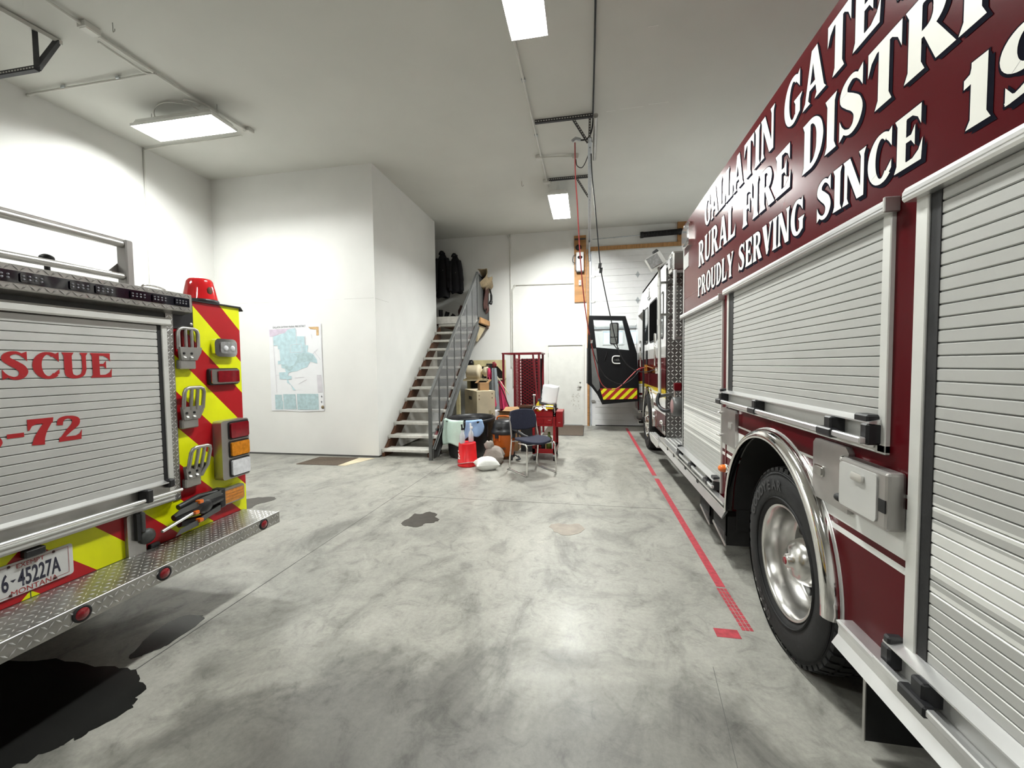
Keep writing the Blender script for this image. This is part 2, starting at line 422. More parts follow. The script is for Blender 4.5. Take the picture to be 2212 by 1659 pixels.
GL = {
 'I': (.28, [stem(.14)]),
 'L': (.58, [stem(.15), [(.1, 0), (.56, 0), (.59, .38), (.52, .2), (.4, .11), (.1, .1)]]),
 'E': (.60, [stem(.15), [(.1, 1), (.56, 1), (.56, .64), (.49, .8), (.38, .89), (.1, .9)], [(.1, 0), (.58, 0), (.6, .38), (.52, .2), (.4, .11), (.1, .1)], [(.1, .46), (.36, .46), (.44, .33), (.44, .7), (.36, .56), (.1, .56)]]),
 'F': (.56, [stem(.15), [(.1, 1), (.56, 1), (.56, .62), (.49, .8), (.38, .89), (.1, .9)], [(.1, .44), (.36, .44), (.44, .3), (.44, .7), (.36, .55), (.1, .55)]]),
 'T': (.62, [stem(.31, t=0), [(0, 1), (.62, 1), (.62, .62), (.55, .8), (.45, .89), (.17, .89), (.07, .8), (0, .62)]]),
 'A': (.72, [[(.27, 1), (.45, 1), (.69, .06), (.46, .06)], [(.27, 1), (.36, .9), (.17, .06), (.06, .06)], [(-.02, 0), (.25, 0), (.17, .1), (.06, .1)], [(.40, 0), (.75, 0), (.67, .1), (.46, .1)], [(.15, .26), (.56, .26), (.54, .36), (.17, .36)]]),
 'N': (.70, [stem(.09, .1, t=0), stem(.6, .1, b=0), [(.0, 1), (.22, 1), (.65, 0), (.45, 0)]]),
 'V': (.66, [[(-.02, 1), (.27, 1), (.45, .12), (.36, 0), (.3, 0)], [(.46, 1), (.68, 1), (.6, .9), (.38, 0), (.3, 0), (.34, .15), (.52, .9)]]),
 'Y': (.68, [[(-.02, 1), (.28, 1), (.44, .46), (.25, .46)], [(.46, 1), (.7, 1), (.62, .9), (.44, .42), (.34, .42), (.53, .9)], stem(.345, .2, 0, .5, t=0)]),
 'W': (.98, [[(-.02, 1), (.24, 1), (.38, .12), (.32, 0), (.26, 0)], [(.42, 1), (.5, 1), (.32, 0), (.27, 0)], [(.38, 1), (.6, 1), (.74, .12), (.66, 0), (.6, 0)], [(.8, 1), (1.0, 1), (.93, .9), (.68, 0), (.62, 0), (.85, .9)]]),
 'U': (.68, [stem(.15, .2, .3, 1, b=0), stem(.56, .11, .3, 1, b=0)]+ribbon([(.15, .34), (.18, .13), (.34, .05), (.5, .13), (.56, .34)], [.2, .2, .11, .11, .11])),
 'D': (.66, [stem(.15)]+ribbon([(.1, .95), (.34, .93), (.5, .76), (.55, .5), (.5, .24), (.34, .07), (.1, .05)], [.1, .11, .17, .21, .17, .11, .1])),
 'P': (.60, [stem(.15)]+ribbon([(.1, .95), (.34, .94), (.46, .86), (.5, .72), (.46, .57), (.34, .49), (.1, .48)], [.1, .11, .16, .19, .16, .1, .09])),
 'O': (.68, arc(.34, .5, .24, .45, 0, 360, .21, .1, 20)),
 'C': (.64, arc(.36, .5, .25, .45, 55, 312, .21, .1, 14)+[[(.5, .9), (.62, 1), (.62, .62), (.55, .74), (.48, .82)], [(.5, .22), (.62, .36), (.62, .2), (.5, .06), (.44, .14)]]),
 'G': (.70, arc(.36, .5, .25, .45, 55, 300, .21, .1, 14)+[[(.5, .9), (.62, 1), (.62, .64), (.55, .74), (.48, .82)], [(.46, .02), (.64, .12), (.64, .36), (.72, .46), (.4, .46), (.46, .36)]]),
 'S': (.62, ribbon([(.5, .84), (.34, .95), (.17, .88), (.14, .72), (.28, .57), (.42, .43), (.48, .27), (.42, .1), (.27, .05), (.1, .16)], [.06, .1, .15, .2, .23, .23, .2, .15, .1, .06])+[[(.46, .93), (.57, 1), (.57, .64), (.5, .77), (.44, .84)], [(.04, 0), (.14, .07), (.17, .15), (.1, .24), (.04, .37)]]),
 '1': (.40, [stem(.22, .21, t=0), [(.02, .66), (.02, .8), (.1, .84), (.12, .95), (.12, 1), (.325, 1), (.325, .86), (.2, .7)]]),
 '9': (.60, arc(.30, .68, .2, .27, 0, 360, .19, .09, 16)+ribbon([(.5, .68), (.5, .42), (.4, .16), (.08, .02)], [.19, .19, .16, .05])+[[(.08, 0), (.08, .26), (.16, .12), (.26, .07), (.14, .0)]]),
 '7': (.62, [[(0, 1), (.6, 1), (.58, .8), (.2, .8), (.1, .74), (.04, .58), (0, .58)]]+ribbon([(.5, .9), (.36, .58), (.26, .28), (.22, 0)], [.18, .2, .25, .3])),
 '2': (.64, ribbon([(.07, .66), (.12, .88), (.3, .95), (.47, .84), (.46, .64), (.3, .42), (.1, .12)], [.15, .16, .1, .2, .21, .16, .08])+[[(.03, 0), (.6, 0), (.63, .4), (.56, .24), (.46, .17), (.05, .18)]]),
 '3': (.58, ribbon([(.07, .78), (.18, .94), (.38, .92), (.44, .76), (.38, .6), (.22, .53)], [.1, .12, .14, .19, .15, .08])+ribbon([(.22, .54), (.42, .46), (.47, .27), (.38, .08), (.18, .04), (.06, .2)], [.08, .16, .2, .16, .12, .12])),
 '-': (.42, [[(.03, .38), (.39, .38), (.39, .54), (.03, .54)]]),
 ' ': (.3, [])}
GL['R'] = (.70, GL['P'][1]+[[(.26, .5), (.42, .53), (.72, 0), (.46, 0)]])
def sign_word(w, a, b, base, cap, gap=.06):
    """polygons of a word stretched from a to b"""
    tot = sum(GL[c][0] for c in w)+gap*(len(w)-1); k = (b-a)/tot; x = 0; out = []
    for c in w:
        adv, ps = GL[c]
        for p in ps: out.append([(a+(x+q[0])*k, base+q[1]*cap) for q in p])
        x += adv+gap
    return out

# ================================================================ THE ROOM
XL, XR, YB, YF, ZC = -6.67, 6.4, 10.70, -5.0, 4.93
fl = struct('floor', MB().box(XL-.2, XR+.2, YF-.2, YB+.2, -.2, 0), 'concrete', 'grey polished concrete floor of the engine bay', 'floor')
for (x0, y0, x1, y1, w) in ((-2.34, -3, -2.30, 2.87, .006), (-2.30, 2.87, -2.26, 6.4, .004), (-2.2, 4.6, 1.4, 4.58, .003), (.55, 1.6, .62, 2.2, .002)):
    MB().bar((x0, y0, .0008), (x1, y1, .0008), w, .0012).build('saw_cut_joint', 'dark_line', fl)
struct('ceiling', MB().box(XL-.2, XR+.2, YF-.2, YB+.2, ZC, ZC+.2), 'ceiling', 'flat off-white painted ceiling above the trucks', 'ceiling')
struct('wall_left', MB().box(XL-.2, XL, YF-.2, YB+.2, 0, ZC), 'wall', 'white wall behind the rescue truck', 'wall')
wbk = struct('wall_back', MB().box(XL-.2, -1.068, YB, YB+.2, 0, ZC).box(-1.068, -.106, YB, YB+.2, 2.08, ZC).box(-.106, .06, YB, YB+.2, 0, ZC).box(.06, 3.75, YB, YB+.2, 4.36, ZC).box(3.75, XR+.2, YB, YB+.2, 0, ZC), 'wall', 'white back wall with the small door and overhead door', 'wall')
struct('wall_right', MB().box(XR, XR+.2, YF-.2, YB+.2, 0, ZC), 'wall', 'white wall on the far side of the fire engine', 'wall')
struct('wall_front', MB().box(XL-.2, XR+.2, YF-.2, YF, 0, ZC), 'wall', 'white wall opposite the back wall', 'wall')
wst = struct('wall_storage', MB().box(XL, -3.53, 6.51, 6.63, .03, ZC).box(-3.65, -3.53, 6.63, 9.38, .03, ZC), 'wall', 'white boxed-in storage room reaching the ceiling, beside the stairs', 'wall')
MB().box(XL, -3.54, 6.513, 6.62, 0, .03).build('base_strip', 'dark_line', wst)
for (a, b) in ((-6.5, -6.0), (-5.95, -5.3), (-5.2, -4.2), (-4.1, -3.55)):
    MB().box(a, b, 6.5085, 6.511, 2.712+.004*random.random(), 2.7155).build('panel_joint', 'seam', wst)
MB().box(-3.531, -3.5285, 6.51, 7.0, 2.706, 2.709).build('panel_joint', 'seam', wst)
for (z0, z1) in ((0, ZC),):
    MB().box(XL+.0, XL+.002, 5.345, 5.349, z0, 4.9).build('panel_joint', 'seam', bpy.data.objects['wall_left'])
# patches of old ceiling tape
cl = bpy.data.objects['ceiling']
for (x, y, l) in ((.25, 5.85, .12), (.42, 5.83, .3), (.78, 5.8, .25), (.6, 4.5, .1), (.35, 3.4, .05)):
    MB().box(x, x+l, y, y+.012, ZC-.0015, ZC).build('ceiling_patch', 'white_paint', cl)

# ---- personnel door
d1 = thing('door_1', 'white steel personnel door in the back wall', 'door', (-.587, YB, 0)); d1['kind'] = 'structure'
fr = MB().box(-1.068, -1.02, YB-.03, YB+.1, 0, 2.095).box(-.155, -.106, YB-.03, YB+.1, 0, 2.095).box(-1.02, -.155, YB-.03, YB+.1, 2.045, 2.095)
fr.build('door_frame', 'white_paint', d1)
leaf = MB().box(-1.018, -.157, YB-.005, YB+.04, .012, 2.043).build('door_leaf', 'white_paint', d1)
MB().tube([(-.21, YB-.005, .98), (-.21, YB-.05, .98), (-.29, YB-.055, .975)], .011, 8).lathe([(0, .028), (-.012, .026), (-.014, 0)], (-.21, YB-.005, .98), 'Y', 16).build('door_lever', 'steel', leaf, 'grey lever handle')
MB().lathe([(0, .022), (-.012, .02), (-.014, 0)], (-.21, YB-.005, 1.10), 'Y', 14).build('deadbolt', 'steel', leaf)
for z in (.3, 1.1, 1.8): MB().cyl((-1.019, YB-.012, z-.05), (-1.019, YB-.012, z+.05), .008, 8).build('hinge', 'steel', d1)
rs_ = random.Random(11)
for i in range(26):
    a, b, r = rs_.gauss(-.31, .07), rs_.gauss(.68, .14), rs_.uniform(.006, .022)
    MB().flat([[(a+r*(1+.4*rs_.random())*math.cos(t), b+r*(1+.4*rs_.random())*math.sin(t)) for t in [k*PI/4 for k in range(8)]]], 'Y', YB-.0056-.00004*i).build('scuff_mark', 'scuff', leaf)

# ---- sectional overhead door
d2 = thing('door_2', 'white ribbed sectional overhead door in the back wall, behind the fire engine', 'garage door', (1.9, YB, 0)); d2['kind'] = 'structure'
GX0, GX1, GY, SEC = .075, 3.74, 10.655, 4.36/7
prof = []
for i in range(4):
    z0 = SEC*i/4; z1 = SEC*(i+1)/4
    prof += [(GY, z0+.007), (GY, z1-.007), (GY+.009, z1-.003), (GY+.009, z1+.003 if i < 3 else z1-.001)]
prof = [(GY+.009, .001)]+prof+[(GY+.04, SEC-.001), (GY+.04, .001)]
sec0 = None
for k in range(7):
    if k == 3: continue
    if sec0 is None:
        sec0 = MB().prism(prof, 'X', GX0, GX1).build('door_section', 'white_metal', d2); o = sec0
    else:
        o = sec0.copy(); C.objects.link(o)
    o.location = (0, 0, SEC*k)
# the section with windows
z0, z1 = SEC*3+.001, SEC*4-.001
wx = [(.36, .83), (.98, 1.45), (1.7, 2.17), (2.4, 2.87)]
mb = MB().box(GX0, GX1, GY, GY+.04, z0, 2.06).box(GX0, GX1, GY, GY+.04, 2.37, z1)
xs = GX0
for a, b in wx: mb.box(xs, a, GY, GY+.04, 2.06, 2.37); xs = b
mb.box(xs, GX1, GY, GY+.04, 2.06, 2.37)
ws = mb.build('door_section', 'white_metal', d2)
for a, b in wx:
    w = MB().box(a-.03, b+.03, GY-.012, GY, 2.03, 2.065).box(a-.03, b+.03, GY-.012, GY, 2.365, 2.40).box(a-.03, a+.005, GY-.012, GY, 2.065, 2.365).box(b-.005, b+.03, GY-.012, GY, 2.065, 2.365).build('window_frame', 'white_metal', ws)
    MB().box(a, b, GY+.012, GY+.018, 2.06, 2.37).build('pane', 'window_lit', ws, 'daylit window pane')
MB().box(GX0, GX1, GY-.045, GY, 2.43, 2.47).box(GX0, GX1, GY-.05, GY-.045, 2.425, 2.475).build('strut', 'galv', d2)
MB().box(GX0, GX1, GY-.01, GY+.03, 0.0, .02).build('bottom_seal', 'black_rubber', d2)
for k in range(1, 7):
    z = SEC*k
    for x in (1.19, 2.3):
        MB().prism([(x-.045, z), (x, z+.085), (x+.045, z), (x, z-.085)], 'Y', GY-.008, GY).cyl((x-.05, GY-.012, z), (x+.05, GY-.012, z), .012, 8).build('hinge', 'galv', d2)
    MB().box(GX0-.005, GX0+.08, GY-.03, GY, z-.03, z+.03).cyl((GX0-.05, GY-.02, z), (GX0+.1, GY-.02, z), .012, 8).build('roller_hinge', 'steel', d2)
MB().box(GX0, GX0+.09, GY-.012, GY, .0, 4.36).build('end_stile', 'white_metal', d2)
MB().box(.02, .065, GY-.07, GY-.062, 0, 4.2).box(.02, .026, GY-.07, GY+.02, 0, 4.2).build('vertical_track', 'galv', d2)
# torsion spring and shaft
sh = MB().cyl((.1, 10.58, 4.63), (3.8, 10.58, 4.72), .013, 10).build('shaft', 'galv', d2)
pts = []
for i in range(16*34+1):
    a = 2*PI*i/16; t = i/(16*34); pts.append((1.30+.83*t, 10.58+.058*math.cos(a), 4.66+.02*t+.058*math.sin(a)))
MB().tube(pts, .0125, 5).build('torsion_spring', 'black', d2, 'black coiled torsion spring')
MB().cyl((1.24, 10.58, 4.657), (1.31, 10.58, 4.66), .075, 16).cyl((2.12, 10.58, 4.68), (2.19, 10.58, 4.682), .075, 16).build('spring_cone', 'black', d2)
# timber round the overhead door
def trim(n, mb, mat, label): return struct('trim_%d' % n, mb, mat, label, 'trim')
trim(1, MB().box(-.035, .018, 10.6, YB, 0, 4.4), 'wood', 'bare wood door jamb beside the small white door')
trim(2, MB().box(.02, 3.85, 10.62, YB, 4.365, 4.46), 'wood_h', 'bare wood header board across the top of the overhead door')
trim(3, MB().box(2.11, 2.34, 10.64, YB, 4.46, 4.93), 'wood', 'upright wood block carrying the torsion spring')
trim(4, MB().box(GX0, GX1, GY-.01, YB, 4.34, 4.365), 'alu_trim', 'pale metal weather strip under the wood header')

# ---- opener board with control box
MB().box(-.345, -.05, 10.655, 10.70, 3.12, 4.77).build('plywood_board', 'plywood', None, 'orange-brown plywood board screwed to the wall above the door', cat='board')
cb = thing('control_box', 'white door-opener control box on the plywood board', 'control box', (-.2, 10.64, 3.86))
MB().bbox(-.29, -.11, 10.53, 10.654, 3.87, 4.33, .008).build('cover', 'white_metal', cb)
MB().lathe([(0, .055), (-.004, .055), (-.004, 0)], (-.2, 10.53, 4.20), 'Y', 20, sx=1.1, sy=.75).build('emblem', 'black', cb)
MB().bbox(-.315, -.285, 10.56, 10.64, 3.9, 4.25, .006).build('side_plate', 'black_plastic', cb)
MB().box(-.29, -.11, 10.54, 10.654, 3.84, 3.87).build('base', 'black', cb)
MB().tube(spline([(-.3, 10.6, 4.3), (-.37, 10.6, 4.24), (-.38, 10.6, 4.12), (-.31, 10.6, 4.08)]), .008, 6).build('lead', 'black', cb)
op = thing('opener_pulley', 'dark chain pulley at the top of the plywood board', 'pulley', (-.22, 10.64, 4.5))
MB().lathe([(0, .07), (-.02, .075), (-.04, .06), (-.05, .02), (-.05, 0)], (-.24, 10.655, 4.47), 'Y', 20).build('wheel', 'black', op)
MB().box(-.33, -.06, 10.62, 10.655, 4.66, 4.69).build('bracket', 'angle_iron', op)
sw = thing('wall_switch', 'small white switch box low on the plywood board', 'switch', (-.21, 10.65, 3.58))
MB().bbox(-.235, -.175, 10.61, 10.655, 3.53, 3.66, .005).build('box', 'white_metal', sw)
MB().box(-.215, -.195, 10.60, 10.61, 3.585, 3.605).build('toggle', 'black', sw)

# ---- conduits
def conduit(name, pts, r, label, mat='conduit', n=5, clips=()):
    t = thing(name, label, 'conduit', pts[0], 'wall and ceiling conduits')
    MB().tube(spline(pts, n), r, 8).build('pipe', mat, t)
    for c in clips: MB().obox(c, (.022, 0, 0), (0, .022, 0), (0, 0, .012)).build('clip', 'galv', t)
    return t
conduit('conduit', [(-2.03, 10.67, 4.9), (-2.03, 10.67, 4.88), (-1.985, 10.68, 4.8), (-1.98, 10.68, 4.7), (-1.98, 10.68, 1.5)], .014, 'thin white conduit dropping from the ceiling down the back wall')
conduit('conduit', [(-.36, 10.675, 3.60), (-1.75, 10.67, 3.62), (-1.86, 10.67, 3.60), (-1.92, 10.67, 3.5), (-1.93, 10.67, 3.3), (-1.93, 10.67, 1.0)], .014, 'thin conduit running sideways from the switch then down behind the red rack')
conduit('conduit', [(-.745, 4.1, 4.905), (-.745, 6.6, 4.905), (-.74, 7.0, 4.905), (-.74, 8.0, 4.905)], .014, 'ceiling conduit running between the two middle lights', clips=[(-.745, 5.0, 4.91), (-.745, 6.2, 4.91)])
conduit('conduit', [(-.75, 6.85, 4.90), (-.45, 6.84, 4.885), (-.22, 6.9, 4.89)], .012, 'short conduit branching across the ceiling to the outlet box')
conduit('conduit', [(-4.815, 2.0, 4.90), (-4.816, 3.35, 4.90)], .014, 'conduit leading up to the ceiling junction box over the rescue truck')
conduit('conduit', [(-4.82, 3.5, 4.90), (-4.80, 4.4, 4.90), (-4.72, 5.24, 4.90)], .018, 'long ceiling conduit from the junction box to the corner light')
conduit('conduit', [(-4.90, 3.55, 4.89), (-4.905, 3.98, 4.89), (-4.92, 4.03, 4.89), (-6.6, 4.03, 4.89), (-6.65, 4.03, 4.87)], .013, 'conduit turning off across the ceiling to the left wall', clips=[(-5.3, 4.03, 4.9), (-6.1, 4.03, 4.9)])
conduit('conduit', [(-4.9, 5.33, 4.9), (-6.55, 5.36, 4.9), (-6.65, 5.36, 4.86), (-6.655, 5.36, 4.7), (-6.655, 5.36, 2.4)], .011, 'conduit from the corner light down the left wall seam')
def small_box(name, x, y, z, sx, sy, sz, label, mat='conduit'):
    t = thing(name, label, 'junction box', (x, y, z)); MB().bbox(x-sx, x+sx, y-sy, y+sy, z-sz, z, .006).build('housing', mat, t)
    MB().box(x-sx*.8, x+sx*.8, y-sy*.8, y+sy*.8, z-sz-.004, z-sz).build('cover_plate', mat, t)
    return t
small_box('junction_box', -4.81, 3.41, ZC, .05, .07, .06, 'off-white ceiling junction box nearest the rescue truck')
small_box('junction_box', -4.71, 5.25, ZC, .05, .05, .05, 'off-white ceiling junction box beside the corner light')
small_box('junction_box', -.2, 6.93, ZC, .05, .05, .07, 'white ceiling outlet box beside the red hose')
small_box('junction_box', -.735, 7.75, ZC, .07, .05, .06, 'white ceiling box just in front of the far middle light')
small_box('junction_box', -.78, 6.85, ZC, .05, .05, .05, 'off-white ceiling box where the short conduit branches')
for i, (x, y, lb) in enumerate(((-4.55, 3.43, 'small wire hook in the ceiling beside the junction box'), (at(1127, 395, Z=4.9).x, at(1127, 395, Z=4.9).y, 'small wire hook in the ceiling left of the far middle light'))):
    MB().tube([(x, y, ZC), (x, y, ZC-.08), (x+.015, y-.01, ZC-.1), (x+.035, y-.01, ZC-.09), (x+.035, y-.01, ZC-.07)], .004, 6).build('ceiling_hook', 'steel', None, lb, cat='hook', group='ceiling hooks')

# ---- fluorescent fixtures; each carries its own area light
def fixture(x0, x1, y0, y1, z, label, along, watts=1.0, wires=True, lit=True):
    t = thing('ceiling_light', label, 'light fixture', ((x0+x1)/2, (y0+y1)/2, z), 'fluorescent ceiling fixtures')
    mb = MB()
    ix, iy = .04, .03
    mb.add([(x0, y0, z), (x1, y0, z), (x1, y1, z), (x0, y1, z), (x0+ix, y0+iy, z+.09), (x1-ix, y0+iy, z+.09), (x1-ix, y1-iy, z+.09), (x0+ix, y1-iy, z+.09)],
           [(0, 1, 5, 4), (1, 2, 6, 5), (2, 3, 7, 6), (3, 0, 4, 7), (4, 5, 6, 7)])
    mb.box(x0-.006, x1+.006, y0-.006, y0, z-.004, z+.03).box(x0-.006, x1+.006, y1, y1+.006, z-.004, z+.03).box(x0-.006, x0, y0, y1, z-.004, z+.03).box(x1, x1+.006, y0, y1, z-.004, z+.03)
    mb.build('housing', 'lamp_reflector', t)
    for k in range(4):
        f = (k+.5)/4
        if along == 'X': y = y0+(y1-y0)*f; a, b = (x0+.05, y, z+.022), (x1-.05, y, z+.022)
        else: x = x0+(x1-x0)*f; a, b = (x, y0+.05, z+.022), (x, y1-.05, z+.022)
        MB().cyl(a, b, .013, 10).build('tube', 'lamp_tube', t, 'glowing fluorescent tube')
    if wires:
        for (x, y) in ((x0+.1, (y0+y1)/2), (x1-.1, (y0+y1)/2)) if along == 'X' else (((x0+x1)/2, y0+.1), ((x0+x1)/2, y1-.1)):
            MB().tube([(x-.02, y, z+.09), (x, y, ZC), (x+.02, y, z+.09)], .0025, 5).build('hanger_wire', 'steel', t)
    ld = bpy.data.lights.new('fixture_light', 'AREA'); ld.shape = 'RECTANGLE'; ld.energy = LAMP_W*watts; ld.color = (.975, 1, .965)
    lo = bpy.data.objects.new('fixture_light', ld); C.objects.link(lo)
    ld.size = x1-x0-(.17 if along == 'X' else .05); ld.size_y = y1-y0-(.17 if along == 'Y' else .05)
    lo.location = ((x0+x1)/2, (y0+y1)/2, z+.042)
    lo.parent = t; lo.matrix_parent_inverse = Matrix.Translation(-t.location)
    return t
L1 = fixture(-5.77, -4.56, 4.50, 4.88, 4.68, 'wire-hung fluorescent fixture in the corner over the rescue truck', 'X', 1.0)
MB().tube(spline([(-5.5, 4.6, 4.78), (-5.45, 4.55, 4.88), (-5.2, 4.5, 4.9), (-4.85, 4.6, 4.87), (-4.75, 4.5, 4.84), (-4.9, 4.45, 4.86), (-4.8, 4.62, 4.8)]), .006, 6).build('supply_cable', 'conduit', L1)
fixture(-.70, -.36, 2.70, 3.98, 4.60, 'fluorescent fixture at the top of the view, over the open floor', 'Y', 1.1)
fixture(-.71, -.36, 7.60, 8.85, 4.60, 'far fluorescent fixture near the overhead door', 'Y', 1.75)
fixture(-.70, -.36, -2.6, -1.35, 4.60, 'added unseen fluorescent fixture behind the viewpoint, over the open floor', 'Y', .45)  # out of view, added to light the near end of the bay
fixture(-5.2, -4.0, -.6, -.22, 4.68, 'added unseen fluorescent fixture over the front of the rescue truck bay', 'X', .5)  # also unseen, added as fill on the rescue truck side
fixture(4.55, 4.9, 2.7, 3.98, 4.60, 'added unseen fluorescent fixture beyond the fire engine', 'Y', .8)  # unseen, added to light the space beyond the engine
fixture(4.55, 4.9, 7.6, 8.85, 4.60, 'added unseen fluorescent fixture beyond the fire engine cab', 'Y', .8)  # second unseen fixture added beyond the engine for its light

# ---- overhead-door track with its hangers
def perforated(mb, holes, p, q, w, h, upv=(0, 0, 1)):
    mb.bar(p, q, w, h, upv); p, q = Vector(p), Vector(q); n = int((q-p).length/.035)
    for i in range(n):
        c = p+(q-p)*((i+.5)/n); d = (q-p).normalized(); s = d.cross(Vector((0, 1, 0)))
        holes.obox(c+Vector((0, -w/2-.001, 0)), d*.010, s*.006, Vector((0, .0012, 0)))
tk = thing('door_track', 'galvanised overhead-door track hung from the ceiling on perforated brackets', 'door track', (.03, 7.5, ZC))
mb = MB()
mb.box(.0, .055, 5.65, 10.2, 4.50, 4.508).box(.0, .008, 5.65, 10.2, 4.44, 4.508).box(.045, .055, 5.65, 10.2, 4.45, 4.508)
mb.tube(spline([(.028, 10.2, 4.475), (.028, 10.42, 4.44), (.028, 10.55, 4.3), (.035, 10.59, 4.1)]), .028, 6)
mb.build('rail', 'galv', tk)
for (yy, a) in ((5.87, -.72), (7.70, -.70)):
    mb = MB(); hl = MB()
    perforated(mb, hl, (a, yy, ZC-.022), (.075, yy, ZC-.022), .04, .044)
    perforated(mb, hl, (.03, yy+.02, ZC-.03), (.02, yy+.02, 4.50), .03, .03)
    perforated(mb, hl, (-.19, yy, ZC-.05), (.0, yy, 4.56), .03, .03) if yy < 6 else perforated(mb, hl, (-.19, yy, ZC-.05), (.02, yy, 4.52), .03, .03)
    b = mb.build('hanger_bracket', 'angle_iron', tk, 'dark perforated angle-iron bracket'); hl.build('slot_holes', 'ceiling', b, kind='stuff')
MB().cyl((.095, 5.3, 4.56), (.095, 6.4, 4.58), .026, 12).cyl((.095, 5.27, 4.56), (.095, 5.31, 4.56), .03, 12).build('bumper_spring', 'steel', tk)
tk2 = thing('door_track', 'dark perforated track hanger at the ceiling above the rescue truck', 'door track', (-5.2, 3.2, ZC))
b1 = at(80, 148, Z=4.42); b0 = at(-160, 190, Z=4.42); t1 = at(75, 66, Z=4.9); t2 = at(124, 90, Z=4.9)
for p, q in ((b0, b1), (t1, b1), (t2, b1)):
    mb = MB(); hl = MB(); perforated(mb, hl, p, q, .04, .04); o = mb.build('hanger_bracket', 'angle_iron', tk2); hl.build('slot_holes', 'ceiling', o, kind='stuff')
MB().bar(at(-200, -90, Z=4.9), t2+Vector((0, .03, .0)), .05, .04).build('ceiling_channel', 'conduit', tk2)
MB().box(-6.66, -6.6, 2.98, 3.02, 2.7, 4.4).build('rail', 'galv', tk2)

# ---- cables and hoses over the engine
MB().tube(spline([(.075, -1, 4.91), (.075, 4.1, 4.91), (.07, 5.8, 4.91), (.07, 5.9, 4.86), (.045, 5.93, 4.72), (-.02, 5.9, 4.62), (-.13, 5.86, 4.60)]), .010, 8).build('ceiling_cable', 'hose_black', None, 'black cable along the ceiling ending at the hose fitting', cat='cable')
ah = thing('air_hose', 'thin red air line hanging from the ceiling down to the engine cab', 'hose', (-.17, 5.8, 4.6))
hp = [((1242, 308), 5.80), ((1243, 380), 5.85), ((1247, 440), 5.9), ((1253, 550), 6.1), ((1262, 650), 6.4), ((1270, 705), 6.6), ((1278, 745), 6.8), ((1287, 790), 7.0), ((1299, 828), 7.2), ((1318, 842), 7.35), ((1338, 836), 7.5), ((1360, 815), 7.6), ((1378, 798), 7.7), ((1392, 794), 7.75)]
MB().tube(spline([at(*p, Y=y) for p, y in hp], 5), .0085, 8).build('hose', 'hose_red', ah)
MB().tube([at(1236, 305, Y=5.8), at(1243, 299, Y=5.8), at(1254, 302, Y=5.82)], .022, 8).build('swivel_fitting', 'galv', ah)
MB().obox(at(1274, 727, Y=6.7), (.018, 0, 0), (0, .018, 0), (.006, 0, .05)).build('coupler', 'black', ah)
MB().obox(at(1278, 738, Y=6.75), (.016, 0, 0), (0, .012, 0), (.004, 0, .025)).build('coupler_ring', 'chrome', ah)
MB().tube(spline([at(*p, Y=y) for p, y in (((1278, 745), 6.85), ((1290, 783), 7.0), ((1310, 815), 7.2), ((1342, 830), 7.4), ((1366, 818), 7.6), ((1384, 797), 7.75), ((1394, 794), 7.78))], 5), .007, 8).build('return_line', 'hose_black', ah)
MB().cyl(at(1397, 788, X=1.035), at(1397, 806, X=1.035), .045, 14).cyl(at(1397, 791, X=1.035), at(1412, 796, X=1.06), .012, 8).build('brass_fitting', 'brass', ah, 'copper-coloured plug on the cab')
pc = thing('shore_power_cable', 'black charging cable with inline connector hanging to the engine cab', 'cable', (.05, 5.9, 4.5))
cp = [((1277, 332), 5.85), ((1279, 380), 5.9), ((1285, 440), 6.0), ((1291, 510), 6.1), ((1297, 575), 6.2), ((1304, 615), 6.3), ((1316, 672), 6.4), ((1330, 735), 6.55), ((1341, 768), 6.65), ((1357, 790), 6.75), ((1378, 802), 6.85), ((1400, 803), 6.9), ((1417, 797), 6.92)]
MB().tube(spline([at(*p, Y=y) for p, y in cp], 5), .008, 8).build('cord', 'hose_black', pc)
for (p, y) in (((1296, 574), 6.2), ((1298, 584), 6.22)): MB().obox(at(*p, Y=y), (.022, 0, 0), (0, .02, 0), (.004, 0, .034)).build('connector', 'black', pc)
MB().tube(spline([(-.19, 6.93, 4.86), (-.17, 6.9, 4.74), (-.08, 6.7, 4.62), (.01, 6.4, 4.66), (.05, 6.1, 4.7), (.06, 5.95, 4.6)]), .007, 8).build('supply_cord', 'hose_black', pc)

# ---- floor markings, stains, mats
tp = thing('floor_tape', 'red floor tape line leading from the overhead door to the engine wheel', 'floor tape', (.9, 6, 0))
segs = [(10.3, 5.95), (5.8, 3.02)]
for (a, b) in segs: MB().box(.868, .925, b, a, 0, .0012).build('tape_strip', 'tape_red', tp)
MB().add([(.868, 9.6, .0013), (.925, 9.6, .0013)], [])
sq = None
for i in range(12):
    for j in range(3):
        y = 3.0-.039*i; x = .862+.022*j+.0008*i
        MB().box(x, x+.018, y-.033, y, 0, .0012).build('tape_block', 'tape_red', tp)
MB().box(.712, .842, 2.455, 2.535, 0, .0012).build('tape_corner', 'tape_red', tp)
def blob(name, pts, mat, label, cat, sub=5, jit=.018, z=.002):
    P = []; n = len(pts); rnd = random.Random(len(label))
    V = [Vector((a, b, 0)) for a, b in pts]
    for i in range(n):
        p0, p1, p2, p3 = V[i-1], V[i], V[(i+1) % n], V[(i+2) % n]
        for k in range(sub):
            t = k/sub; q = .5*((2*p1)+(p2-p0)*t+(2*p0-5*p1+4*p2-p3)*t*t+(3*p1-p0-3*p2+p3)*t**3)
            P.append((q.x+rnd.uniform(-jit, jit), q.y+rnd.uniform(-jit, jit)))
    return MB().prism(P, 'Z', 0, z).build(name, mat, None, label, cat=cat)
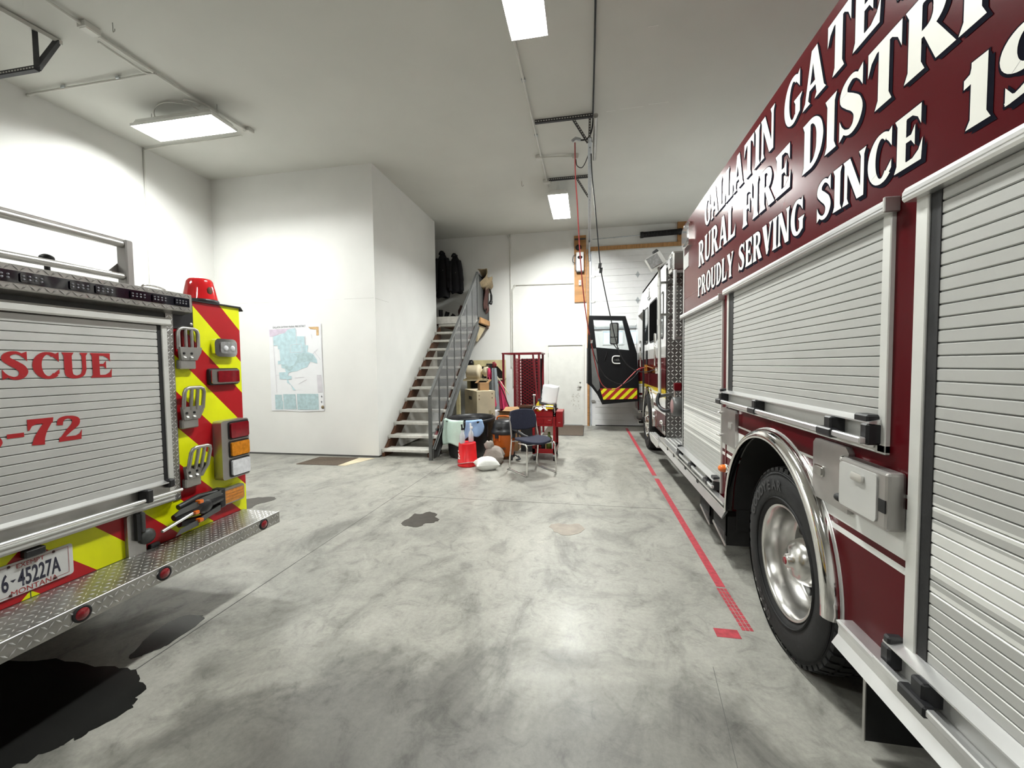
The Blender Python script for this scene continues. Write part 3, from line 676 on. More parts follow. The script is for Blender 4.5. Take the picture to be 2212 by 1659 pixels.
blob('puddle', [(-2.36, 1.02), (-2.2, 1.2), (-2.15, 1.28), (-2.11, 1.36), (-2.07, 1.48), (-2.13, 1.58), (-2.27, 1.67), (-2.49, 1.68), (-2.9, 1.66), (-3.4, 1.5), (-3.6, 1.0), (-3.0, .6)], 'puddle', 'large dark puddle on the floor under the rear step', 'puddle', 6, .014)
blob('puddle', [(-2.43, 1.75), (-2.51, 1.88), (-2.54, 2.02), (-2.5, 2.12), (-2.40, 2.14), (-2.34, 2.09), (-2.335, 1.91), (-2.34, 1.85), (-2.38, 1.79)], 'puddle', 'narrow dark wet patch between the puddle and the step end', 'puddle', 4, .008)
blob('puddle', [(-4.0, 4.21), (-3.9, 4.29), (-3.7, 4.32), (-3.65, 4.18), (-3.72, 4.05), (-3.7, 3.93), (-3.95, 3.9), (-4.3, 4.0), (-4.4, 4.15)], 'stain_dark', 'grey wet patch on the floor beside the rescue truck corner', 'puddle', 5, .015)  # irregular dark grey patch, flat on the floor
blob('floor_stain', [(-1.84, 3.8), (-1.80, 3.93), (-1.82, 4.03), (-1.72, 4.06), (-1.69, 4.12), (-1.58, 4.09), (-1.55, 3.98), (-1.48, 3.93), (-1.52, 3.85), (-1.6, 3.80), (-1.61, 3.72), (-1.72, 3.71), (-1.80, 3.74)], 'stain_dark', 'dark oil stain in the middle of the open floor', 'stain', 4, .012)
blob('floor_stain', [(-.38, 3.91), (-.32, 4.0), (-.2, 3.99), (-.1, 4.02), (-.05, 3.91), (-.09, 3.8), (-.2, 3.72), (-.31, 3.81)], 'stain_tan', 'pale tan stain on the floor right of the oil stain', 'stain', 4, .012)
def mat_(x0, x1, y0, y1, label, mat='mat_brown', ang=0, h=.008):
    t = thing('floor_mat', label, 'mat', ((x0+x1)/2, (y0+y1)/2, 0))
    MB().box(x0, x1, y0, y1, 0, h).build('carpet', mat, t)
    MB().box(x0-.012, x1+.012, y0-.012, y0, 0, h*.7).box(x0-.012, x1+.012, y1, y1+.012, 0, h*.7).box(x0-.012, x0, y0, y1, 0, h*.7).box(x1, x1+.012, y0, y1, 0, h*.7).build('rubber_edge', 'black_rubber', t)
mat_(-1.0, -.125, 9.1, 10.6, 'brown doormat in front of the small white door')
t = thing('floor_mat', 'brown doormat lying along the base of the storage room wall', 'mat', (-4.2, 6.1, 0))
MB().prism([(-4.63, 5.87), (-3.90, 5.89), (-3.86, 6.42), (-4.58, 6.40)], 'Z', 0, .008).build('carpet', 'mat_brown', t)
MB().prism([(-3.90, 5.88), (-3.78, 5.88), (-3.57, 6.44), (-3.86, 6.43)], 'Z', 0, .004).build('backing_strip', 'cream_wood', t, 'pale strip beside the mat')

# ================================================================ FIRE ENGINE (right)
SX = 1.05
fe = thing('fire_engine', 'dark red fire engine with white lettering and silver roll-up doors, cab door open', 'fire truck', (2.2, 4.5, 0))
AY, AZ, AR = 2.62, .46, .69
poly = [(-1.6, .44), (AY-AR, .44)]
for k in range(25):
    a = PI-PI*k/24; poly.append((AY+AR*math.cos(a), AZ+AR*math.sin(a)))
poly += [(AY+AR, .44), (4.95, .44), (4.95, 3.08), (-1.6, 3.08)]
body = MB().prism(poly, 'X', SX, 3.5).build('body', 'body_paint', fe)
MB().lathe([(SX+.005, AR-.025), (SX+.75, AR-.025)], (0, AY, AZ), 'X', 24, 0, PI).box(SX+.75, SX+.78, AY-AR, AY+AR, .3, AZ+AR).box(SX+.03, SX+.75, AY+AR-.03, AY+AR-.01, .3, AZ).build('wheel_well', 'under', fe)
MB().box(1.3, 3.2, -1.5, 6.2, .36, .46).box(1.9, 2.7, -1.5, 9.6, .35, .75).build('chassis', 'under', fe)
# panel seams in the paint and corner trim
MB().box(SX-.0012, SX, 3.40, 4.95, 2.255, 2.261).build('panel_seam', 'red', body)
MB().box(SX-.006, SX+.004, 4.93, 4.956, .47, 3.07).build('corner_trim', 'alu_trim', fe)
MB().box(SX-.004, SX+.002, 3.435, 3.46, .5, 2.06).build('post_trim', 'red', fe)
# ---- lettering
LN = [[('GALLATIN', 4.115, 2.665), ('GATEWAY', 2.545, 1.095), 2.785, .238],
      [('RURAL', 4.32, 3.30), ('FIRE', 3.155, 2.46), ('DISTRICT', 2.335, .98), 2.475, .232],
      [('PROUDLY', 4.335, 3.33), ('SERVING', 3.225, 2.31), ('SINCE', 2.20, 1.57), ('19', 1.43, 1.18), 2.195, .178]]
for row in LN:
    base, cap = row[-2], row[-1]
    for (w, a, b) in row[:-2]:
        polys = sign_word(w, a, b, base, cap)
        # letters are sheet vinyl: dark drop outline first, white faces over it
        sh_ = MB()
        for k, (dy, dz) in enumerate(((-.018, -.018), (-.010, -.010), (-.006, .004), (.005, -.006), (.005, .004))):
            sh_.flat([[(p[0]+dy, p[1]+dz) for p in q] for q in polys], 'X', SX-.0012-.00005*k)
        o = MB().flat(polys, 'X', SX-.0022).build('lettering', 'decal_white', fe, 'white vinyl word '+w)
        sh_.build('lettering_outline', 'decal_black', o)
# ---- roll-up doors
PITCH = .0382
def shutter(y0, y1, z0, z1, fw_l, fw_r, hdr, sill, dark, nm, ext=None):
    """y0 < y1; camera sees y1 (far) at left"""
    d = MB().box(SX-.0005, SX+.0005, y0-.01, y1+.01, z0, z1).build('rollup_door', 'black', fe, 'silver roll-up compartment door')
    n = int(round((z1-z0)/PITCH)); pz = (z1-z0)/n
    for i in range(n):
        za, zb = z0+i*pz, z0+(i+1)*pz; x = SX-.003
        MB().prism([(x, zb-.0014), (x-.0035, zb-.004), (x-.0035, za+.004), (x, za+.0014), (SX+.001, za), (SX+.001, zb)], 'Y', y0, y1).build('slat', 'slat_paint', d)
    if fw_l: MB().bbox(SX-.016, SX+.01, y1, y1+fw_l, sill, z1+.01, .003, 1).build('side_frame', 'alu_trim', d)
    MB().bbox(SX-.016, SX+.01, y0-fw_r, y0, sill, z1+.01, .003, 1).build('side_frame', 'alu_trim', d)
    if dark: MB().box(SX-.009, SX-.001, y1-dark, y1, z0, z1).build('dark_reveal', 'black_rubber', d)  # no recess built: the reveal's darkness is put in as a black strip
    h = MB(); pr = [(SX, hdr), (SX-.04, hdr), (SX-.046, hdr+.008), (SX-.046, hdr+.03), (SX-.038, hdr+.044), (SX, hdr+.046)]
    h.prism(pr, 'Y', y0-fw_r-.015, y1+fw_l+.015).build('header_rail', 'alu_bright', d)
    MB().box(SX-.0475, SX-.045, y0-fw_r-.015, y1+fw_l+.015, hdr+.017, hdr+.019).build('header_groove', 'steel', d)
    MB().bbox(SX-.05, SX, y0-fw_r-.02, y0-fw_r-.008, hdr-.002, hdr+.05, .003, 1).build('header_cap', 'steel', d)
    return d
def liftbar(d, y0, y1, z, zb, blocks, xo=.975, xl=1.0):
    MB().prism([(SX, z-.012), (xl-.004, z-.006), (xl-.004, z), (SX, z+.014)], 'Y', y0, y1).build('ledge', 'alu_bright', d)
    MB().box(SX-.02, SX, y0+.03, y1-.03, zb-.03, z-.01).build('back_channel', 'alu', d)
    MB().bbox(xo-.010, xo+.014, y0, y1, zb-.012, zb+.012, .004, 1).build('lift_bar', 'alu_bright', d)
    for yb in blocks:
        MB().bbox(xo-.016, xo+.02, yb-.055, yb+.055, zb-.02, zb+.017, .006, 1).bbox(xo+.0, SX, yb-.025, yb+.025, zb-.01, z-.005, .006, 1).build('bar_clamp', 'black_plastic', d)
    for yb, s in ((y0+.02, 1), (y1-.02, -1)):
        MB().bbox(SX-.06, SX, yb-.02, yb+.025, z-.085, z-.005, .008, 1).bbox(SX-.055, SX-.005, yb-.01, yb+.07*s if s > 0 else yb+.02, z-.005, z+.025, .006, 1).build('end_latch', 'black_plastic', d)
d = shutter(3.545, 4.92, .61, 2.045, .0, .012, 2.043, .5, .03, 'A'); liftbar(d, 3.56, 4.97, .60, .545, (3.75, 4.3, 4.85), .985, .99)
d = shutter(1.72, 3.385, 1.338, 2.065, .03, .042, 2.063, 1.22, .085, 'B'); liftbar(d, 1.70, 3.44, 1.33, 1.262, (1.93, 2.72, 3.37))
MB().bbox(SX-.016, SX+.008, 1.678, 3.415, 1.215, 1.25, .003, 1).build('bottom_frame', 'alu_trim', d)
d = shutter(.10, 1.518, .60, 2.065, .05, .05, 2.063, .45, .04, 'C'); liftbar(d, .12, 1.60, .59, .52, (.5, 1.42))
# ---- steel access doors either side of the wheel
def access(y0, y1, z0, z1, cut, nm, xo=1.028):
    p = [(y0, z1-.02), (y0+.02, z1), (y1-.02, z1), (y1, z1-.02), (y1, z0+(.05 if cut == 'L' else 0)), (y1-.03 if cut == 'L' else y1, z0), (y0, z0)]
    return MB().prism(p, 'X', xo, SX).build('access_door', 'steel_box', fe, 'brushed steel access door')
a = access(1.872, 2.14, .932, 1.20, 'L', 'A')
MB().rrect('X', 1.022, 1.029, 2.045, 2.115, 1.035, 1.085, .008).build('latch_ring', 'chrome', a); MB().rrect('X', 1.018, 1.024, 2.053, 2.107, 1.043, 1.077, .006).build('latch_paddle', 'steel', a)
MB().ball((1.02, 1.905, .99), .022, .028, .018).build('rubber_stop', 'black_rubber', a); MB().ball((1.02, 1.89, 1.155), .014, .016, .014).build('catch', 'chrome', a)
a = MB().bbox(.99, SX, 1.588, 1.862, .968, 1.172, .012, 2).build('access_box', 'steel_box', fe, 'raised steel box with a push latch')
MB().rrect('X', .985, .992, 1.635, 1.852, .985, 1.155, .015).build('lid', 'alu_slat', a)
MB().rrect('X', .975, .987, 1.70, 1.765, 1.105, 1.135, .008).build('latch', 'chrome', a); MB().box(.988, .992, 1.595, 1.628, 1.03, 1.075).build('hinge_slot', 'black', a)
a = access(3.185, 3.50, .93, 1.205, 'L', 'C')
MB().rrect('X', 1.022, 1.029, 3.25, 3.32, 1.06, 1.11, .008).build('latch_ring', 'chrome', a)
for z in (1.16, .985): MB().ball((1.015, 3.50, z), .02, .022, .012).build('catch', 'chrome', a)
# ---- fender
pr = [(SX+.002, AR+.004), (1.035, AR+.008), (1.015, AR+.004), (1.0, AR-.008), (.99, AR-.025), (.988, AR-.045), (.997, AR-.05), (1.004, AR-.03), (SX, AR-.02)]
MB().lathe(pr, (0, AY, AZ), 'X', 48, -.02, PI+.02).build('fender', 'chrome', fe, 'chrome wheel-arch fender')
MB().lathe([(SX-.003, AR+.004), (SX-.004, AR+.016), (SX, AR+.017)], (0, AY, AZ), 'X', 48, 0, PI).build('fender_bead', 'alu_bright', fe)
# ---- wheels
def wheel(cx, cyy, cz, R, rear, label):
    s = R/.507
    w = MB().lathe([(cx+.05, .285*s), (cx+.012, .315*s), (cx+.0, .36*s), (cx-.002, .405*s), (cx+.008, .455*s), (cx+.03, .492*s), (cx+.055, .503*s), (cx+.26, .503*s), (cx+.29, .49*s), (cx+.31, .42*s), (cx+.29, .285*s)], (0, cyy, cz), 'X', 56)
    w.v = [(a_, b_, max(.001, c_)) for a_, b_, c_ in w.v]; w = w.build('tire', 'tire', fe, label)
    t = MB()
    for i in range(52):
        a = 2*PI*i/52; c_, s_ = math.cos(a), math.sin(a)
        rad = Vector((0, c_, s_)); tan = Vector((0, -s_, c_))
        t.obox(Vector((cx+.045, cyy, cz))+rad*(.494*s), Vector((.024, 0, 0))+rad*.004, tan*.019, rad*.012)
        t.obox(Vector((cx+.115, cyy, cz))+rad*(.503*s)+tan*.02, Vector((.03, 0, 0)), tan*.02, rad*.008)
        t.obox(Vector((cx+.19, cyy, cz))+rad*(.503*s), Vector((.03, 0, 0)), tan*.02, rad*.008)
    t.v = [(a_, b_, max(.0005, c_)) for a_, b_, c_ in t.v]; t.build('tread_blocks', 'tire', w, kind='stuff')
    rg = MB()
    for rr in (.478, .335): rg.lathe([(cx+.004, (rr-.004)*s), (cx-.004 if rr < .4 else cx+.012, rr*s), (cx+.006, (rr+.004)*s)], (0, cyy, cz), 'X', 56)
    rg.build('sidewall_ring', 'tire', w)
    # raised sidewall lettering
    for (txt, ang, sz) in (('GOODYEAR', PI*.30, .062), ('G622', PI*1.66, .05)):
        for i, ch in enumerate(txt):
            a = ang+(i-(len(txt)-1)/2)*(sz*1.02/(.40*s)); rad = Vector((0, math.cos(a), math.sin(a))); tan = Vector((0, -math.sin(a), math.cos(a)))
            # seen from -X the text runs towards smaller Y
            text_obj('sidewall_letter', ch, sz*1.25, 'tire_letter', w, Vector((cx-.005, cyy, cz))+rad*(.40*s-.02)-tan*(-.0)-tan*sz*.4, tan, rad, off=.002)
    if rear:
        rm = MB().lathe([(cx+.045, .292), (cx+.022, .300), (cx+.015, .292), (cx+.025, .280), (cx+.05, .268), (cx+.10, .262), (cx+.16, .256), (cx+.175, .240)], (0, cyy, cz), 'X', 56).build('rim', 'chrome_satin', w, 'polished deep-dish alloy rim')
        MB().lathe([(cx+.175, .242), (cx+.182, .232), (cx+.184, .12), (cx+.184, 0)], (0, cyy, cz), 'X', 48).build('rim_disc', 'diamond_dark', rm)
        for i in range(10):
            a = 2*PI*i/10; MB().lathe([(cx+.176, .026), (cx+.170, .028), (cx+.174, 0)], (0, cyy+.195*math.cos(a), cz+.195*math.sin(a)), 'X', 12).build('hand_hole', 'black', rm)
        hb = MB().lathe([(cx+.184, .128), (cx+.165, .128), (cx+.115, .122), (cx+.075, .105), (cx+.05, .072), (cx+.043, .038), (cx+.026, .036), (cx+.022, .022), (cx+.022, 0)], (0, cyy, cz), 'X', 32).build('hub_cap', 'chrome_satin', w)
        MB().lathe([(cx+.0215, .02), (cx+.018, .018), (cx+.018, 0)], (0, cyy, cz), 'X', 16).build('hub_badge', 'lens_red', hb)
    else:
        rm = MB().lathe([(cx+.045, .292), (cx+.01, .298), (cx+.008, .285), (cx+.03, .272), (cx+.06, .262), (cx+.05, .2), (cx+.03, .15), (cx+.0, .115), (cx-.02, .1), (cx-.028, 0)], (0, cyy, cz), 'X', 48).build('rim', 'chrome', w, 'polished front rim with lug nuts')
        for i in range(10):
            a = 2*PI*i/10+.3; p = Vector((cx+.035, cyy+.165*math.cos(a), cz+.165*math.sin(a)))
            MB().cyl(p, p+Vector((-.05, 0, 0)), .017, 6).build('lug_nut', 'chrome', rm)
    return w
wheel(1.02, 2.43, .478, .500, True, 'rear tyre')
wheel(1.04, 7.88, .507, .505, False, 'front tyre')
# ---- running board, rails, under-body
rbe = MB().prism([(.985, .502), (.985, .485), (1.003, .48), (1.003, .44), (.978, .385), (.982, .378), (1.02, .43), (1.03, .502)], 'Y', 3.30, 6.18).build('running_board_edge', 'alu_bright', fe)
MB().box(1.0005, 1.004, 3.32, 6.16, .452, .478).build('edge_recess', 'grey_panel', rbe)
rb = MB().box(1.0, 1.45, 4.955, 6.19, .455, .492).build('running_board', 'alu', fe)
for i in range(6): MB().box(1.02+.05*i, 1.045+.05*i, 4.96, 6.18, .492, .50).build('tread_rib', 'alu_bright', rb)
MB().box(.975, 1.03, 6.165, 6.19, .36, .505).build('board_end_plate', 'alu_bright', fe)
for y in (5.6, 5.2, 4.6, 4.1): MB().rrect('X', .998, 1.003, y-.03, y+.03, .43, .47, .008).build('rail_slot', 'black', fe)
MB().prism([(.99, .497), (1.0, .5), (1.06, .5), (1.06, .48), (1.02, .48), (1.025, .445), (1.01, .435), (.985, .405), (.978, .398), (.975, .402), (.998, .44), (1.0, .47)], 'Y', -1.6, 1.86).build('side_rail', 'alu_bright', fe, 'bright folded aluminium rail behind the rear wheel')
MB().box(1.06, 1.65, 1.79, 1.80, .06, .46).build('mud_flap', 'black_rubber', fe)
MB().box(1.058, 1.062, 1.785, 1.80, .06, .42).build('mud_flap_edge', 'steel', fe)
for (ya, yb, zl) in ((3.30, 3.62, .20), (3.72, 4.02, .20)):
    b = MB().box(1.01, 1.02, ya, yb, zl+.05, .40).box(1.01, 1.35, ya, ya+.01, zl-.02, .40).box(1.01, 1.35, yb-.01, yb, zl+.05, .40).build('step_bracket', 'under', fe)
    MB().bar((1.008, yb, zl+.05), (1.008, ya, zl-.02), .008, .02).bar((1.008, yb, zl+.05), (1.25, yb, zl+.05), .008, .016).build('bracket_lip', 'steel', b)
    MB().prism([(ya+.02, zl+.01), (yb-.02, zl+.052), (ya+.02, zl+.075)], 'X', 1.0075, 1.011).build('bracket_window', 'black', b)
o = MB().lathe([(1.05, .034), (1.035, .034), (1.032, .028)], (0, 3.42, .735), 'X', 20).build('marker_light', 'chrome', fe)
MB().lathe([(1.033, .03), (1.015, .03), (.995, .024), (.985, .012), (.983, 0)], (0, 3.42, .735), 'X', 20).build('lens', 'lens_orange', o, 'amber marker lens')
# corner light at the body's front edge
o = MB().rrect('X', 1.02, 1.05, 4.60, 4.90, 2.78, 3.02, .05).build('corner_light', 'chrome', fe)
MB().rrect('X', 1.005, 1.022, 4.63, 4.87, 2.81, 2.99, .045).build('lens', 'lens_clear', o)
MB().box(1.045, 1.05, 4.72, 4.93, 2.58, 2.73).build('reflection_strip', 'alu_bright', fe)  # bright reflection below the corner light, put in as a plate

# ---- pump bay and cab
MB().box(1.5, 3.4, 4.95, 6.2, .46, 2.85).build('pump_module', 'diamond_dark', fe)
CX = 1.09
FYc, FRr = 7.88, .62
poly = [(6.2, .5), (FYc-FRr, .5)]+[(FYc-FRr*math.cos(PI*k/16), .5+FRr*math.sin(PI*k/16)) for k in range(1, 16)]+[(FYc+FRr, .5), (8.62, .5), (8.62, 3.02), (6.45, 3.02), (6.2, 2.9)]
MB().prism(poly, 'X', CX, CX+.06).prism([(6.2, 1.15), (8.62, 1.15), (8.62, 3.02), (6.45, 3.02), (6.2, 2.9)], 'X', 3.2, 3.3).box(CX, 3.3, 6.2, 6.26, .5, 2.9).build('cab_side', 'cab_paint', fe)
MB().box(CX, 3.3, 6.3, 8.9, 2.98, 3.02).prism([(8.62, 2.62), (8.62, 3.02), (8.9, 3.02), (9.72, 2.7), (9.72, 2.62)], 'X', CX, 3.3).build('cab_roof', 'cab_paint', fe)
MB().prism([(9.68, .75), (9.68, 2.7), (9.76, 2.68), (9.95, 2.45), (10.2, 1.75), (10.25, .55), (9.68, .55)], 'X', CX, 3.3).build('cab_nose', 'cab_paint', fe)
MB().box(CX+.02, 3.3, 8.6, 9.7, .5, .78).build('cab_floor', 'black', fe)
MB().box(1.6, 1.62, 6.3, 9.7, .8, 2.95).box(1.12, 3.2, 6.3, 6.32, .8, 2.9).build('cab_lining', 'black', fe)
MB().bbox(1.22, 1.62, 8.72, 9.15, .8, 1.25, .04).bbox(1.22, 1.62, 8.65, 8.8, 1.2, 1.95, .04).build('driver_seat', 'black', fe)
MB().box(3.2, 3.28, 8.62, 9.7, .5, 2.65).build('far_side', 'cab_paint', fe)
MB().lathe([(CX, FRr+.02), (1.065, FRr+.02), (1.05, FRr+.01), (1.05, FRr-.015), (1.06, FRr-.02)], (0, FYc, .5), 'X', 32, 0, PI).build('front_fender', 'chrome', fe)
MB().lathe([(CX+.02, FRr-.005), (CX+.6, FRr-.005)], (0, FYc, .5), 'X', 20, 0, PI).box(CX+.6, CX+.62, FYc-FRr, FYc+FRr, .3, 1.12).build('front_wheel_well', 'under', fe)
def cabwin(y0, y1, z0, z1, r, frame=True):
    w = MB().rrect('X', CX-.006, CX+.004, y0-.03, y1+.03, z0-.03, z1+.03, r+.03).build('cab_window', 'black_rubber', fe)
    MB().rrect('X', CX-.009, CX-.004, y0, y1, z0, z1, r).build('glass', 'glass_dark', w); return w
w_ = cabwin(7.06, 7.86, 1.95, 2.6, .06); w_.children[0].data.materials[0] = M['void']; w_.children[0].name = 'black_window_fill'  # unlit cab behind the open window, put in as a black sheet
cabwin(8.06, 8.56, 1.95, 2.58, .06)
for y in (6.55,):
    MB().rrect('X', CX-.006, CX+.004, y-.1, y+.1, 1.92, 2.62, .06).build('cab_window', 'black_rubber', fe); MB().rrect('X', CX-.009, CX-.004, y-.07, y+.07, 1.95, 2.59, .05).build('cab_vent_glass', 'lens_clear', fe)
for y in (7.95, 6.98): MB().box(CX-.002, CX, y-.004, y+.004, 1.15, 2.9).build('door_gap', 'dark_line', fe)
MB().rrect('X', CX-.02, CX, 7.75, 8.1, 2.72, 2.93, .03).build('side_warning_light', 'chrome', fe)
MB().rrect('X', CX-.028, CX-.018, 7.79, 8.06, 2.75, 2.90, .02).build('warning_lens', 'lens_clear', fe)
MB().tube([at(1415, 722, X=1.07), at(1415, 722, X=1.02), at(1415, 788, X=1.02), at(1415, 788, X=1.07)], .018, 10).build('grab_bar', 'chrome', fe)
MB().tube([at(1383, 738, X=1.07), at(1383, 738, X=1.02), at(1384, 791, X=1.02), at(1384, 791, X=1.07)], .02, 10).build('grab_bar', 'chrome', fe)
MB().rrect('X', CX-.012, CX, 8.1, 8.32, 1.5, 1.8, .05).build('door_handle_cup', 'black_gloss', fe)
MB().rrect('X', CX-.016, CX, 6.85, 7.0, 1.38, 1.5, .02).lathe([(1.09, .05), (1.05, .05), (1.04, 0)], (0, 6.93, 1.44), 'X', 14).build('power_inlet', 'chrome', fe)
MB().box(CX-.002, CX, 6.25, 7.0, .52, .56).build('lower_trim', 'chrome', fe)
MB().rrect('X', CX-.03, CX, 6.32, 6.42, .55, .66, .02).lathe([(1.065, .03), (1.03, .028), (1.02, 0)], (0, 6.37, .69), 'X', 14).build('air_fitting', 'chrome', fe)
st = MB().prism([(6.25, .36), (6.25, .42), (7.12, .42), (7.12, .39), (6.95, .31), (6.35, .31)], 'X', .985, CX).build('cab_step', 'alu', fe)
for i in range(3): MB().box(.99+.033*i, 1.01+.033*i, 6.27, 7.1, .42, .428).build('step_rib', 'alu_bright', st)
MB().bbox(.99, 1.3, 8.75, 9.55, .33, .40, .01).bbox(1.0, 1.3, 8.75, 9.55, .55, .6, .01).build('entry_step', 'chrome', fe)
MB().box(1.06, 1.1, 8.58, 8.66, .45, 2.62).build('door_frame', 'black', fe)
# diamond-plate rear wall of the cab
dp = MB().box(CX, 3.3, 6.185, 6.199, .5, 2.86).build('diamond_plate_wall', 'diamond_dark', fe)
MB().lozenges((CX, 6.184, .5), (1, 0, 0), (0, 0, 1), (0, -1, 0), .42, 2.3, .05, .052, .017, .007).build('plate_treads', 'alu', dp, kind='stuff')
# mast light, exhaust-side tubes
ml = MB().tube([at(1424, 600, Y=6.05), at(1425, 850, Y=6.05)], .021, 14).build('light_mast', 'alu_trim', fe)
MB().tube([at(1424, 690, Y=6.05), at(1424, 702, Y=6.05)], .028, 14).tube([at(1424, 612, Y=6.05), at(1424, 618, Y=6.05)], .027, 14).build('mast_collar', 'alu', ml)
for py in (611, 680): MB().bar(at(1424, py, Y=6.05), at(1450, py-1, Y=6.17), .03, .03).build('mast_bracket', 'steel', ml)
MB().bar(at(1424, 856, Y=6.05), at(1452, 851, Y=6.17), .035, .04).build('mast_bracket', 'steel', ml)
fc = at(1416, 565, Y=6.05); ax = Vector((.09, 0, .05)); ay = Vector((0, .12, 0)); az = Vector((-.045, 0, .08))
fdl = MB().obox(fc, ax, ay*.6, az).build('flood_light', 'alu_trim', fe, 'floodlight on the mast')
MB().obox(fc+Vector((-.03, -.08, -.01)), ax*.8, ay*.03, az*.82).build('flood_lens', 'lens_clear', fdl)
MB().tube([at(1424, 602, Y=6.05), at(1424, 585, Y=6.05), fc+Vector((.03, 0, -.04))], .018, 10).build('flood_bracket', 'steel', fdl)
MB().cyl(fc+Vector((-.02, .0, .1)), fc+Vector((.03, 0, .14)), .04, 12).build('flood_cap', 'black', fdl)
MB().tube([at(1458, 583, Y=5.7), at(1457, 734, Y=5.7)], .022, 14).build('handrail', 'alu_bright', fe)
MB().bar(at(1457, 730, Y=5.7), at(1457, 730, Y=5.7)+Vector((.45, 0, 0)), .04, .03).bar(at(1458, 587, Y=5.7), at(1458, 587, Y=5.7)+Vector((.45, 0, 0)), .04, .03).build('handrail_stanchion', 'steel', fe)
MB().bbox(1.1, 1.4, 5.9, 6.2, 2.78, 3.05, .03).build('light_housing', 'chrome_satin', fe)
MB().bbox(1.08, 1.12, 5.92, 6.1, 2.83, 2.98, .02).build('housing_lens', 'lens_clear', fe)
# reel on the pump bay
rl = MB().lathe([(-.05, 0), (-.05, .11), (-.035, .12), (.05, .12), (.06, .11), (.06, 0)], at(1461, 878, Y=5.55), 'X', 24).build('hose_drum', 'grey_paint', fe)
p = at(1461, 878, Y=5.55)
MB().bar(p+Vector((.03, .02, .26)), p+Vector((.5, .02, .26)), .04, .04).bar(p+Vector((.04, 0, 0)), p+Vector((.5, 0, 0)), .05, .05).build('drum_arm', 'grey_paint', rl)
MB().lathe([(-.052, .09), (-.06, .08), (-.062, 0)], p, 'X', 20).build('drum_face', 'dull_pink', rl)
MB().tube([p+Vector((-.02, 0, .12)), p+Vector((-.02, 0, .22))], .014, 8).build('drum_stem', 'chrome', rl)
MB().bbox(p.x-.03, p.x+.06, p.y-.02, p.y+.05, p.z+.2, p.z+.30, .01).build('drum_bracket', 'red', rl)
MB().tube(spline([at(1424, 850, Y=6.03), at(1420, 865, Y=6.0), at(1424, 878, Y=5.95), at(1432, 886, Y=5.8), at(1442, 888, Y=5.7), at(1453, 884, Y=5.6)]), .024, 10).build('drum_hose', 'hose_black', rl)

# ---- open cab door, hinged at the front of the opening
DY = 9.65
O = lambda px, py: (at(px, py, Y=DY).x, at(px, py, Y=DY).z)
oTL, oTR, oMR, oBR = O(1272, 682), O(1351, 683), O(1376, 764), O(1381, 866)
wTL, wTR, wBR, wBL = O(1281.5, 691), O(1344.5, 692.5), O(1359, 756.5), O(1288, 750.5)
lowL = [O(1269, 752), O(1268.5, 828), O(1278, 836), O(1290, 852), O(1301, 873.5)]
mb = MB()
for q in ([oTL, oTR, wTR, wTL], [oTR, oMR, wBR, wTR], [oTL, wTL, wBL, lowL[0]], [lowL[0], wBL, wBR, oMR, oBR]+lowL[:0:-1]): mb.prism(q, 'Y', DY-.03, DY+.05)
ed = mb.build('cab_door', 'black_gloss', fe, 'open black-lined cab door')
def inset(q, k):
    cx_ = sum(p[0] for p in q)/len(q); cz_ = sum(p[1] for p in q)/len(q); return [(cx_+(p[0]-cx_)*k, cz_+(p[1]-cz_)*k) for p in q]
MB().prism(inset([O(1276, 757), O(1366, 764), O(1377, 862), O(1302, 868), O(1279, 832)], .96), 'Y', DY-.036, DY-.03).build('inner_trim', 'grey_panel', ed) if False else None
MB().prism([O(1276, 753), O(1288, 753), O(1296, 838), O(1291, 845), O(1279, 828)], 'Y', DY-.034, DY-.03).build('inner_edge', 'grey_paint', ed)
ch = [O(1296, 839), O(1376, 838.5), O(1376, 861), O(1303, 863)]
MB().prism(ch, 'Y', DY-.038, DY-.03).build('reflective_stripes', 'chevron_door', ed, 'red and yellow diagonal stripes')
MB().prism([wTL, wTR, wBR, wBL], 'Y', DY+.008, DY+.012).build('window_pane', 'glass_clear', ed)
c0 = O(1331, 777)
hp_ = [(c0[0]+.075, DY-.05, c0[1]+.075), (c0[0]-.03, DY-.05, c0[1]+.08), (c0[0]-.075, DY-.05, c0[1]+.055), (c0[0]-.085, DY-.05, c0[1]), (c0[0]-.075, DY-.05, c0[1]-.06), (c0[0]-.03, DY-.05, c0[1]-.085), (c0[0]+.085, DY-.05, c0[1]-.088)]
hd = MB().tube(spline(hp_), .014, 8).build('inner_handle', 'alu_trim', ed, 'grey C-shaped inner handle')
text_obj('handle_mark', 'HR', .085, 'alu_trim', hd, (c0[0]-.04, DY-.042, c0[1]-.035), (1, 0, 0), (0, 0, 1), off=-.003)
MB().tube([(c0[0]-.2, DY-.04, c0[1]+.18), (c0[0]-.26, DY-.04, c0[1]-.02)], .008, 6).build('door_strap', 'black', ed)
MB().bar((lowL[0][0]-.0, DY-.04, lowL[0][1]), (lowL[1][0], DY-.04, lowL[1][1]), .02, .03).build('latch_edge', 'grey_panel', ed)
mr = MB().rrect('Y', DY+.20, DY+.28, O(1318.5, 720)[0], O(1338, 720)[0], O(1328, 743)[1], O(1328, 695)[1], .04).build('mirror', 'black_plastic', ed, 'wing mirror seen through the window')
m0, m1 = O(1320, 741), O(1334, 697)
MB().rrect('Y', DY+.192, DY+.201, m0[0], m1[0], m0[1]+.15, m1[1], .03).rrect('Y', DY+.192, DY+.201, m0[0], m1[0], m0[1], m0[1]+.135, .03).build('mirror_glass', 'chrome_satin', mr)
